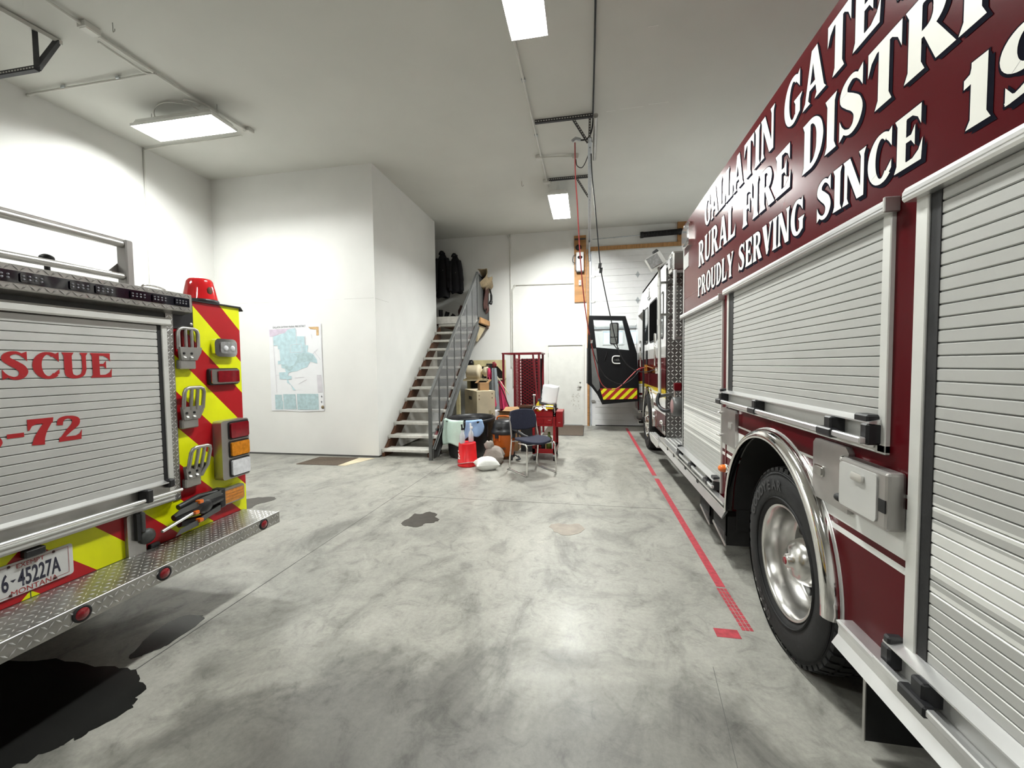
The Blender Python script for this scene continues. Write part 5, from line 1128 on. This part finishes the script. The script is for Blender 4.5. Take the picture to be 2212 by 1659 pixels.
# ================================================================ THINGS BY THE STAIRS
# ---- stock tank
TCX, TCY, TRX, TRY, TZ = -2.06, 7.05, .42, .58, .64
tk_ = thing('stock_tank', 'black oval plastic stock tank at the foot of the stairs', 'tank', (TCX, TCY, 0))
MB().lathe([(.0, 0), (.0, .84), (.02, .86), (.08, .87), (.10, .89), (.30, .92), (.32, .94), (.56, .96), (.58, 1.02), (.63, 1.04), (.645, 1.01), (.635, .97), (.55, .93), (.06, .86), (.05, 0)], (TCX, TCY, 0), 'Z', 48, sx=TRX, sy=TRY).build('shell', 'black_plastic', tk_)
for k in range(10):
    a = 2*PI*k/10+.2; MB().obox((TCX+TRX*.955*math.cos(a), TCY+TRY*.955*math.sin(a), .45), (.012, 0, 0), (0, .012, 0), (0, 0, .11)).build('rib', 'black_plastic', tk_)
MB().tube(spline([(TCX-.12, TCY-.2, .60), (TCX, TCY-.24, .63), (TCX+.2, TCY-.15, .62)]), .02, 8).build('inner_bar', 'black_plastic', tk_)
def towel(a0, a1, drop, mat, label, seed, skew=0.):
    def f(u, v):
        a = a0+(a1-a0)*u; k = 1.05+.02*math.sin(11*u+seed)+.03*v
        if v < .15: k = .93+.12*v/.15; z = TZ+.008+.01*math.sin(PI*v/.15)
        else: z = TZ+.008-(v-.15)/.85*(drop+skew*u+.03*math.sin(7*u+seed))
        return (TCX+TRX*k*math.cos(a)+.012*math.sin(6*v+4*u), TCY+TRY*k*math.sin(a), z)
    return cloth(f, 22, 18, 'towel', mat, None, .006, label=label, cat='towel')
towel(-2.62, -1.42, .40, 'mint', 'mint green towel draped over the front of the black tank', 1.)
towel(-1.38, -.72, .29, 'blue_cloth', 'light blue cloth draped over the tank rim beside the mint towel', 3., -.08)
# ---- red bucket upside down, spray bottles
bk = thing('bucket', 'red plastic bucket standing upside down', 'bucket', (-1.86, 6.18, 0))
MB().lathe([(0, .150), (.0, .156), (.025, .157), (.03, .152), (.055, .152), (.06, .156), (.075, .156), (.08, .149), (.35, .134), (.362, .130), (.366, .12), (.358, .11), (.358, 0)], (-1.86, 6.18, 0), 'Z', 36).build('shell', 'bucket_red', bk)
MB().tube([(-1.86+.158*math.cos(a), 6.18+.158*math.sin(a), .035+.045*math.sin((a+2.6)*1.0)) for a in [-2.6+.13*i for i in range(18)]], .0035, 6).build('bail', 'alu', bk)
for (a, z, w) in ((-2.35, .13, .05), (-2.42, .19, .03), (-2.3, .165, .03), (-2.5, .24, .02)):
    MB().obox((-1.86+.149*math.cos(a), 6.18+.149*math.sin(a), z), Vector((-math.sin(a), math.cos(a), 0))*w/2, Vector((math.cos(a), math.sin(a), 0))*.002, (0, 0, .012)).build('printed_mark', 'decal_white', bk)
def bottle(x, y, z, label, dark=True):
    t = thing('spray_bottle', label, 'bottle', (x, y, z))
    MB().lathe([(0, 0), (0, .038), (.01, .041), (.12, .041), (.155, .03), (.18, .016), (.205, .015)], (x, y, z), 'Z', 20).build('body', 'plastic_clear', t)
    MB().bbox(x-.016, x+.03, y-.014, y+.014, z+.205, z+.24, .006).obox((x-.005, y, z+.262), (.01, 0, .002), (0, .01, 0), (-.004, 0, .03)).build('trigger_head', 'black' if dark else 'white_metal', t)
    return t
bottle(-1.915, 6.10, .359, 'clear spray bottle with a black trigger on the red bucket')
bottle(-1.82, 6.25, .359, 'white spray bottle behind the other on the red bucket', False)
# ---- sandbags
def bag(c, rx, ry, rz, rot, mat, label, seed, top=False):
    t = thing('sand_bag', label, 'bag', (c[0], c[1], 0), 'bags beside the bucket')
    mb = MB()
    for sg in (1, -1):
        def f(u, v, sg=sg):
            x, y = 2*u-1, 2*v-1; h = ((1-x**2)*(1-y**2))**.5
            k = 1-.16*(1-abs(x)**2)*abs(y)**3; k2 = 1-.16*(1-abs(y)**2)*abs(x)**3
            return (x*rx*k2*(1+.02*math.sin(9*y+seed)), y*ry*k, sg*rz*h*(1+.05*math.sin(7*x+seed)*math.cos(6*y)))
        mb.grid(f, 18, 18)
    cr, sr = math.cos(rot), math.sin(rot)
    mb.v = [(c[0]+x*cr-y*sr, c[1]+x*sr+y*cr, max(.001, c[2]+z)) for x, y, z in mb.v]
    mb.build('sack', mat, t)
    return t
bag((-1.505, 5.98, .085), .185, .15, .105, .45, 'bag_white', 'white sandbag lying in front of the orange vacuum', 1)
b2 = bag((-1.47, 6.33, .13), .17, .14, .16, .1, 'bag_tan', 'taupe tied bag slumped behind the white sandbag', 4)
MB().ball((-1.545, 6.3, .29), .075, .055, .085, 14, 10, lambda d: 1+.15*math.sin(7*d.x+5*d.z)).build('tied_neck', 'bag_tan', b2)
# ---- wet/dry vacuum
vx, vy = -1.39, 6.74
vc = thing('shop_vacuum', 'orange wet-dry vacuum with a black top', 'vacuum', (vx, vy, 0))
MB().lathe([(.05, 0), (.05, .145), (.07, .155), (.40, .195), (.42, .20), (.43, .19)], (vx, vy, 0), 'Z', 36).build('drum', 'orange', vc)
MB().lathe([(.42, .205), (.43, .215), (.47, .215), (.485, .20), (.52, .19), (.60, .175), (.64, .15), (.655, .10), (.66, 0)], (vx, vy, 0), 'Z', 36).build('motor_head', 'black_plastic', vc)
MB().tube(spline([(vx-.12, vy, .63), (vx-.09, vy, .70), (vx+.09, vy, .70), (vx+.12, vy, .63)]), .014, 8).build('carry_handle', 'orange', vc)
MB().rrect('Y', vy-.205, vy-.19, vx-.10, vx+.0, .52, .55, .01).build('vent', 'black', vc)
for a in (-2.0, -.5): MB().obox((vx+.2*math.cos(a), vy+.2*math.sin(a), .40), (.03, 0, 0), (0, .02, 0), (0, 0, .035)).build('latch', 'black', vc)
for a in (-2.3, -1.75): MB().obox((vx+.195*math.cos(a), vy+.195*math.sin(a), .37), (.012, 0, 0), (0, .008, 0), (0, 0, .05)).build('drum_rib', 'orange', vc)
MB().obox((vx, vy-.178, .2), (.06, 0, 0), (0, .004, 0), (0, 0, .012)).build('drum_mark', 'wood_dark', vc)
MB().tube(spline([(vx+.16, vy-.1, .5), (vx+.26, vy-.14, .47), (vx+.36, vy-.2, .42), (vx+.42, vy-.22, .40), (vx+.45, vy-.24, .385)]), .028, 10).build('hose', 'hose_black', vc)
for a in (-2.4, -.7, .8, 2.4):
    MB().obox((vx+.18*math.cos(a), vy+.18*math.sin(a), .06), (.03, 0, 0), (0, .03, 0), (0, 0, .02)).cyl((vx+.2*math.cos(a)-.012, vy+.2*math.sin(a), .028), (vx+.2*math.cos(a)+.012, vy+.2*math.sin(a), .028), .027, 12).build('caster', 'black', vc)
MB().tube(spline([(vx+.2, vy-.1, .08), (vx+.28, vy-.16, .05), (vx+.24, vy-.22, .03), (vx+.3, vy-.2, .04), (vx+.26, vy-.12, .07)]), .012, 6).build('power_cord', 'hose_black', vc)
# ---- chair on sled legs
fl_, bl_, frr, brr = Vector((-.836, 5.617, 0)), Vector((-1.159, 6.017, 0)), Vector((-.459, 5.896, 0)), Vector((-.796, 6.29, 0))
cen = (fl_+bl_+frr+brr)/4; fd = ((fl_-bl_)+(frr-brr)).normalized(); wdv = Vector((-fd.y, fd.x, 0))
chr_ = thing('stacking_chair', 'navy upholstered chair on chrome sled legs in front of the red cart', 'chair', (cen.x, cen.y, 0))
def cpt(w, f, z): return cen+wdv*w+fd*f+Vector((0, 0, z))
HW = .235
for s in (-1, 1):
    MB().tube(spline([cpt(s*HW, .02, .44), cpt(s*HW, .19, .445), cpt(s*HW, .235, .42), cpt(s*HW, .245, .36), cpt(s*(HW+.01), .25, .08), cpt(s*(HW+.01), .24, .025), cpt(s*(HW+.01), .18, .012), cpt(s*(HW+.01), -.2, .012), cpt(s*(HW+.01), -.245, .03), cpt(s*(HW+.005), -.25, .09), cpt(s*HW, -.20, .44), cpt(s*(HW-.01), -.225, .60), cpt(s*(HW-.015), -.26, .80)], 6), .0125, 10).build('leg_frame', 'chrome', chr_)
    MB().cyl(cpt(s*(HW+.01), -.235, .022), cpt(s*(HW+.03), -.28, .006), .006, 6).build('glide', 'black', chr_)
def pad(fn, name, mat, th):
    mb = MB().grid(fn, 14, 14); o = mb.build(name, mat, chr_); m = o.modifiers.new('thickness', 'SOLIDIFY'); m.thickness = th; m.offset = 0
    b = o.modifiers.new('round', 'BEVEL'); b.width = .012; b.segments = 2; return o
def sq2(u, v, k=.75):
    x, y = 2*u-1, 2*v-1
    return x*math.sqrt(1-k*y*y/2), y*math.sqrt(1-k*x*x/2)
pad(lambda u, v: tuple(cpt(sq2(u, v)[0]*.245, .02+sq2(u, v)[1]*.235, .475-.012*(1-sq2(u, v)[0]**2)-.02*max(0, sq2(u, v)[1])**3+.01*abs(sq2(u, v)[0]))), 'seat', 'navy', .035)
pad(lambda u, v: tuple(cpt(sq2(u, v, .55)[0]*.232, -.245-.03*sq2(u, v, .55)[1]-.035*(1-sq2(u, v)[0]**2), .735+sq2(u, v, .55)[1]*.155)), 'backrest', 'navy', .03)
MB().tube([cpt(-HW, .2, .435), cpt(HW, .2, .435)], .009, 8).tube([cpt(-HW, -.18, .435), cpt(HW, -.18, .435)], .009, 8).build('cross_bar', 'chrome', chr_)
MB().tube([cpt(-.12, -.19, .45), cpt(-.12, -.225, .6)], .012, 8).build('back_bracket', 'black', chr_); MB().tube([cpt(.12, -.19, .45), cpt(.12, -.225, .6)], .012, 8).build('back_bracket', 'black', chr_)
# ---- red tool cart
ct = thing('tool_cart', 'red steel tool cart on casters behind the navy chair', 'tool cart', (-.7, 6.9, 0))
c0x, c1x, c0y, c1y = -.90, -.52, 6.62, 7.22
for (x, y) in ((c0x, c0y), (c1x, c0y), (c0x, c1y), (c1x, c1y)):
    sgx = 1 if x == c0x else -1; sgy = 1 if y == c0y else -1
    MB().box(min(x, x+sgx*.045), max(x, x+sgx*.045), min(y, y+sgy*.004), max(y, y+sgy*.004), .11, .80).box(min(x, x+sgx*.004), max(x, x+sgx*.004), min(y, y+sgy*.045), max(y, y+sgy*.045), .11, .80).build('corner_post', 'cart_red', ct)
    cs = MB().cyl((x+sgx*.03-.014, y+sgy*.03, .04), (x+sgx*.03+.014, y+sgy*.03, .04), .04, 16).build('caster', 'black_rubber', ct); MB().box(x+sgx*.03-.022, x+sgx*.03+.022, y+sgy*.03-.02, y+sgy*.03+.02, .07, .115).build('caster_fork', 'galv', cs)
def tray(z0, z1, nm): MB().box(c0x+.004, c1x-.004, c0y+.004, c1y-.004, z0, z0+.006).box(c0x, c1x, c0y, c0y+.004, z0, z1).box(c0x, c1x, c1y-.004, c1y, z0, z1).box(c0x, c0x+.004, c0y, c1y, z0, z1).box(c1x-.004, c1x, c0y, c1y, z0, z1).build(nm, 'cart_red', ct)
tray(.72, .80, 'top_tray'); tray(.125, .20, 'bottom_shelf')
dr = MB().bbox(c0x+.05, c1x-.05, c0y-.004, c1y-.02, .565, .715, .004, 1).build('drawer', 'cart_red', ct)
MB().bbox(c0x+.06, c0x+.19, c0y-.012, c0y-.003, .60, .69, .004, 1).bbox(c0x+.205, c1x-.06, c0y-.012, c0y-.003, .60, .69, .004, 1).build('drawer_pull', 'cart_red', dr)
MB().box(c1x-.12, c1x-.075, c0y-.013, c0y-.012, .665, .668).build('badge', 'decal_white', dr)
MB().bbox(c1x+.004, c1x+.115, c0y+.0, c0y+.4, .555, .805, .006, 1).build('side_bin', 'cart_red', ct)
MB().box(c1x+.04, c1x+.075, c0y-.001, c0y, .625, .628).build('bin_badge', 'decal_white', ct)
MB().tube(spline([(c0x+.01, c0y-.01, .79), (c0x+.02, c0y-.03, .86), (c0x+.06, c0y-.035, .885), (c1x-.06, c0y-.035, .885), (c1x-.02, c0y-.03, .86), (c1x-.01, c0y-.01, .79)]), .011, 8).build('push_handle', 'chrome_satin', ct)
for (x, y, z) in ((c1x-.02, c0y-.002, .77), (c1x-.02, c0y-.002, .74), (c1x-.02, c0y-.002, .16)): MB().ball((x, y, z), .006, .004, .006, 8, 6).build('bolt', 'galv', ct)
# things on and in the cart
cloth(lambda u, v: (-.86+.2*u, 6.68+.25*v, .83+.03*math.sin(6*u)*math.sin(5*v)+.02*math.sin(11*u+7*v)), 14, 14, 'shop_rag', 'paper', None, .006, label='white crumpled rag on top of the red cart', cat='rag')
yb = thing('squeeze_bottle', 'small yellow bottle with a black cap on the red cart', 'bottle', (-.86, 7.1, .73))
MB().lathe([(.0, 0), (.0, .045), (.15, .045), (.18, .02), (.2, .018)], (-.845, 7.1, .727), 'Z', 16, sy=.7).build('body', 'yellow', yb); MB().lathe([(.2, .022), (.24, .018), (.245, 0)], (-.845, 7.1, .727), 'Z', 14).build('cap', 'black', yb)
MB().obox((-.63, 6.78, .86), (.06, 0, 0), (0, .05, 0), (0, 0, .03)).build('sponge', 'yellow', None, 'yellow sponge beside the white rag on the cart', cat='sponge')
bn = thing('binder', 'open white paper binder propped up on the cart', 'binder', (-.68, 7.05, .8))
pc0 = Vector((-.675, 7.06, 1.05))
MB().obox(pc0+Vector((.01, .02, -.03)), (.14, 0, -.03), (.0, .006, .002), (.03, .05, .16)).build('cover', 'black', bn)
for k in range(3): cloth(lambda u, v, k=k: tuple(pc0+Vector((-.14+.26*u+.045*v+.01*k, -.0-.012*k+.05*v-.02*math.sin(3*u), -.15+.30*v+.02*math.sin(4*u+k)))), 8, 8, 'page', 'paper', bn, .003)
MB().bbox(-.60, -.54, 6.95, 7.18, .727, .88, .01).build('speaker_box', 'black_plastic', None, 'small black box on the cart behind the binder', cat='box')
for (x, z, h, r, mt_, lb) in ((-.82, .13, .28, .04, 'lens_red', 'dark red can on the lower shelf of the cart'), (-.74, .13, .2, .035, 'black', 'black can on the lower shelf of the cart'), (-.64, .13, .32, .045, 'pale_green', 'olive bottle on the lower shelf of the cart'), (-.58, .13, .22, .03, 'plastic_clear', 'clear bottle on the lower shelf of the cart')):
    MB().lathe([(0, 0), (0, r), (h*.7, r), (h*.8, r*.5), (h, r*.45), (h, 0)], (x, 6.75+.1*(x+.7), z+.001), 'Z', 16).build('shelf_bottle', mt_, None, lb, cat='bottle', group='bottles on the cart shelf')
MB().bbox(-.78, -.58, 6.9, 7.1, .132, .27, .006).build('cardboard_tray', 'cardboard', None, 'low cardboard box on the lower cart shelf', cat='box')
# ---- cardboard box and black case behind the vacuum
bx2 = thing('cardboard_box', 'brown cardboard box between the vacuum and the red rack', 'box', (-1.38, 7.55, 0))
MB().box(-1.60, -1.26, 7.35, 7.75, 0, .70).build('carton', 'cardboard', bx2)
MB().add([(-1.60, 7.35, .70), (-1.26, 7.35, .70), (-1.27, 7.25, .73), (-1.62, 7.25, .74)], [(0, 1, 2, 3)]).add([(-1.60, 7.75, .70), (-1.26, 7.75, .70), (-1.26, 7.83, .76), (-1.58, 7.84, .75)], [(0, 1, 2, 3)]).build('flap', 'cardboard', bx2)
MB().box(-1.42, -1.39, 7.348, 7.352, .3, .7).build('packing_tape', 'cream_dark', bx2)
cs_ = thing('tool_tote', 'black open tool tote standing behind the chair back', 'tote', (-1.05, 7.4, 0))
MB().box(-1.2, -.93, 7.3, 7.5, 0, .62).build('stand', 'black_plastic', cs_)
MB().box(-1.22, -.92, 7.28, 7.29, .62, .80).box(-1.22, -.92, 7.51, 7.52, .62, .80).box(-1.22, -1.21, 7.29, 7.51, .62, .80).box(-.93, -.92, 7.29, 7.51, .62, .80).box(-1.22, -.92, 7.28, 7.52, .615, .625).build('bin', 'black_plastic', cs_)
MB().tube([(-1.23, 7.27, .81), (-.91, 7.27, .81), (-.91, 7.53, .81), (-1.23, 7.53, .81)], .012, 8, True).build('rim', 'wood_dark', cs_)
MB().tube([(-.97, 7.45, .65), (-.98, 7.5, 1.0)], .014, 8).tube([(-1.0, 7.5, 1.0), (-.95, 7.5, 1.0)], .018, 8).build('tool_shank', 'steel', cs_)
# ---- red mesh rack
rk = thing('mesh_rack', 'tall dark red steel rack with expanded-metal sides against the back wall', 'rack', (-1.5, 9.2, 0))
kx0, kx1, ky0, ky1, kz = -1.80, -1.03, 8.75, 9.5, 1.79
for (x, y) in ((kx0, ky0), (kx1, ky0), (kx0+.22, ky1), (kx1, ky1), (kx0+.24, ky0+.02)): MB().box(x-.022, x+.022, y-.022, y+.022, 0, kz).build('post', 'rack_red', rk)
MB().bar((kx1-.13, ky0, kz), (kx1-.02, ky0-.02, .5), .035, .03, (0, 1, 0)).build('post', 'rack_red', rk)
MB().box(kx0-.03, kx1+.05, ky0-.03, ky0+.03, kz, kz+.03).box(kx0-.03, kx1+.05, ky1-.03, ky1+.03, kz, kz+.03).box(kx0-.03, kx0+.03, ky0, ky1, kz, kz+.03).box(kx1-.01, kx1+.05, ky0, ky1, kz, kz+.03).build('top_frame', 'rack_red', rk)
def expanded(p, u, v, Lu, Lv, cw, chh, r, nm):
    mb = MB(); p, u, v = Vector(p), Vector(u), Vector(v); n_, m_ = int(Lu/cw), int(Lv/chh)
    for i in range(n_):
        for j in range(m_):
            a = p+u*(i*cw)+v*(j*chh)
            for (q0, q1) in (((0, .5), (.5, 1)), ((.5, 1), (1, .5)), ((0, .5), (.5, 0)), ((.5, 0), (1, .5))):
                mb.bar(a+u*cw*q0[0]+v*chh*q0[1], a+u*cw*q1[0]+v*chh*q1[1], r, r*2.2)
    return mb.build(nm, 'rack_red', rk, kind='stuff')
expanded((kx0+.24, ky1, .3), (1, 0, 0), (0, 0, 1), kx1-kx0-.26, 1.42, .11, .07, .007, 'mesh_panel')
expanded((kx0+.24, ky0+.05, .3), (0, 1, 0), (0, 0, 1), ky1-ky0-.08, 1.42, .11, .07, .007, 'mesh_panel')
MB().box(kx0+.26, kx1-.02, ky1+.03, ky1+.035, .2, 1.70).build('dark_backing', 'black', rk)  # black sheet puts in the darkness inside the rack
MB().box(kx0+.22, kx1, ky0, ky1, .3, .33).build('shelf', 'rack_red', rk)
# ---- cream plywood crate (turned a little) and what lies on it
cr0 = Vector((at(1030, 846, Y=7.75).x, 7.75, 0)); ca_ = Vector((.31, .186, 0)); cb_ = Vector((-.48, .80, 0)); czt = at(1030, 846, Y=7.75).z
cr_ = thing('plywood_crate', 'tall cream plywood crate behind the black tank', 'crate', tuple(cr0))
def cface(mb, p, u, v): mb.obox(p+u/2+v/2, u/2, v/2, u.cross(v).normalized()*.006); return mb
zt_ = Vector((0, 0, czt))
cface(MB(), cr0, ca_, zt_).build('front_panel', 'cream_wood', cr_); cface(MB(), cr0, cb_, zt_).build('side_panel', 'cream_dark', cr_)  # same plywood all round; left side's shade is put into its darker colour
cface(MB(), cr0+cb_, ca_, zt_).build('back_panel', 'cream_wood', cr_); cface(MB(), cr0+ca_, cb_, zt_).build('side_panel', 'cream_wood', cr_)
cface(MB(), cr0+zt_, ca_, cb_).build('lid', 'cream_wood', cr_)
nb = ca_.cross(Vector((0, 0, 1))).normalized(); nl = Vector((0, 0, 1)).cross(cb_).normalized()
MB().obox(cr0+cb_*.5+Vector((0, 0, .90))-ca_.normalized()*.008, cb_.normalized()*.10, (0, 0, .032), ca_.normalized()*.004).build('hand_hole', 'black', cr_)
for (f, z) in ((.12, .97), (.12, .90), (.85, 1.0), (.85, .92), (.85, .6), (.15, .6)): MB().obox(cr0+ca_*f+Vector((0, 0, z))+(-cb_.normalized())*.007, ca_.normalized()*.008, (0, 0, .012), (-cb_.normalized())*.002).build('staple', 'wood_dark', cr_)
MB().obox(cr0+ca_*.72+Vector((0, 0, .63))+(-cb_.normalized())*.007, ca_.normalized()*.025, (0, 0, .045), (-cb_.normalized())*.003).build('slot', 'cream_dark', cr_)
for k in range(7): MB().obox(cr0+zt_+ca_*(.2+.08*k)+cb_*(.3+.05*(k % 3))+Vector((0, 0, .0075)), ca_.normalized()*.012, cb_.normalized()*.03, (0, 0, .001)).build('stencil_mark', 'ink', cr_)
cbx = thing('carton', 'small open brown carton sitting on the cream crate', 'box', tuple(cr0+zt_+ca_*.55+cb_*.3))
q = cr0+zt_+ca_*.58+cb_*.28+Vector((0, 0, .085))
MB().obox(q, ca_.normalized()*.095, cb_.normalized()*.08, (0, 0, .075)).build('carton_body', 'cardboard', cbx)
for s in (-1, 1): MB().obox(q+ca_.normalized()*.12*s+Vector((0, 0, .10)), ca_.normalized()*.035+Vector((0, 0, .03*s*s)), cb_.normalized()*.08, Vector((0, 0, .003))).build('flap', 'cardboard', cbx)
# ---- pine rack against the back wall with a cream motor on it
pr_ = thing('pine_rack', 'pale pine rack frame against the back wall behind the crate', 'rack', (-2.6, 10.3, 0))
MB().box(-3.05, -2.05, 10.2, 10.26, 1.53, 1.69).build('top_beam', 'pine', pr_)
for x in (-3.05, -2.13): MB().box(x, x+.08, 10.2, 10.28, 0, 1.53).build('post', 'pine', pr_)
for x in (-3.05, -2.13): MB().box(x, x+.08, 9.3, 9.38, 0, 1.2).build('post', 'pine', pr_)
MB().box(-3.05, -2.05, 9.3, 10.3, 1.2, 1.225).build('shelf', 'cream_dark', pr_)
MB().box(-3.0, -2.1, 10.3, 10.32, .3, 1.53).build('back_panel', 'black', pr_)  # black sheet stands for the shade under the beam
MB().prism([(-2.13, 1.53), (-2.13, 1.40), (-2.25, 1.53)], 'Y', 10.2, 10.25).build('gusset', 'pine', pr_)
mo = thing('electric_motor', 'cream cylindrical motor lying on the pine rack shelf', 'motor', (-2.7, 9.5, 1.225))
MB().lathe([(0, 0), (0, .15), (.03, .165), (.24, .165), (.26, .18), (.30, .18), (.33, .15), (.34, 0)], (-2.83, 9.5, 1.40), 'X', 28).build('housing', 'cream_wood', mo)
MB().lathe([(0, .06), (.06, .06), (.07, .11), (.16, .115), (.2, .08), (.21, 0)], (-2.49, 9.5, 1.41), 'X', 24).build('end_bell', 'cream_wood', mo)
MB().box(-2.85, -2.45, 9.4, 9.6, 1.226, 1.26).build('foot', 'cream_dark', mo)
MB().lathe([(0, 0), (0, .09), (.02, .1), (.10, .1), (.13, .06), (.13, 0)], (-2.98, 10.12, 1.60), 'X', 22).build('black_pulley', 'black_gloss', None, 'black round pulley hooked on the pine beam', cat='pulley')
MB().box(-2.52, -2.28, 10.12, 10.19, 1.57, 1.60).box(-2.44, -2.36, 10.1, 10.18, 1.226, 1.57).build('post_jack', 'black', None, 'dark T-shaped jack standing on the pine rack shelf', cat='jack')
# ---- pink and grey rolled fabric leaning by the crate
fb = thing('folded_canopy', 'folded pink and grey fabric canopy standing upright beside the crate', 'canopy', (-1.86, 8.5, 0))
def fold(x, y, w0, w1, z0, z1, ph, nm, mat, lean=0., depth=.12):
    def f(u, v):
        a = 2*PI*u; w = w0+(w1-w0)*v; k = 1+.28*math.sin(5*a+ph)
        return (x+lean*v+w*k*math.cos(a), y+depth*(1-.5*v)*k*math.sin(a), z0+(z1-z0)*v+.03*math.sin(3*a+ph)*(1-v))
    return MB().grid(f, 40, 12).build(nm, mat, fb)
fold(-1.89, 8.36, .10, .04, .0, 1.50, 0, 'grey_fabric', 'grey_cloth', -.03)
fold(-2.0, 8.52, .06, .03, .55, 1.46, 1.1, 'grey_fabric', 'grey_cloth', -.03)
fold(-1.74, 8.5, .085, .03, .62, 1.22, 2., 'pink_fabric', 'pink', -.08)
fold(-2.01, 8.42, .045, .02, 1.28, 1.5, 2., 'pink_fabric', 'pink', -.03)
fold(-1.90, 8.24, .045, .02, .72, .90, .5, 'pink_fabric', 'pink', .0, .05)
MB().tube([(-2.06, 8.42, 1.55), (-1.76, 8.42, 1.05), (-1.60, 8.44, .62)], .012, 6).tube([(-1.93, 8.40, 1.6), (-1.90, 8.40, .3)], .01, 6).build('pole', 'brown_cloth', fb)
MB().tube([(-2.09, 8.44, 1.50), (-2.09, 8.44, 1.0)], .012, 6).tube([(-1.95, 8.42, 1.44), (-1.62, 8.42, .95)], .01, 6).build('edge_binding', 'cream_wood', fb)
MB().ball((-1.93, 8.43, 1.56), .045, .04, .07, 12, 8, lambda d: 1+.2*math.sin(8*d.x)).build('tied_top', 'rack_red', fb)
cloth(lambda u, v: (-1.98+.16*u+.03*math.sin(8*v), 8.22-.02*math.sin(7*u+6*v), .2+.45*v), 10, 10, 'grey_tarp', 'map_grey', fb, .006)
# ---- a red cylinder glimpsed behind the railing
exq = at(944, 920, Y=7.0)
ex = thing('red_cylinder', 'small red cylinder leaning behind the foot of the stair railing', 'cylinder', (-2.72, 7.2, .3))
MB().lathe([(0, 0), (0, .06), (.02, .065), (.30, .065), (.35, .05), (.38, .02), (.40, .02), (.40, 0)], (exq.x, exq.y, .0), 'Z', 18).build('vessel', 'rack_red', ex); MB().bbox(exq.x-.03, exq.x+.03, exq.y-.02, exq.y+.02, .40, .44, .006).build('valve', 'black', ex)
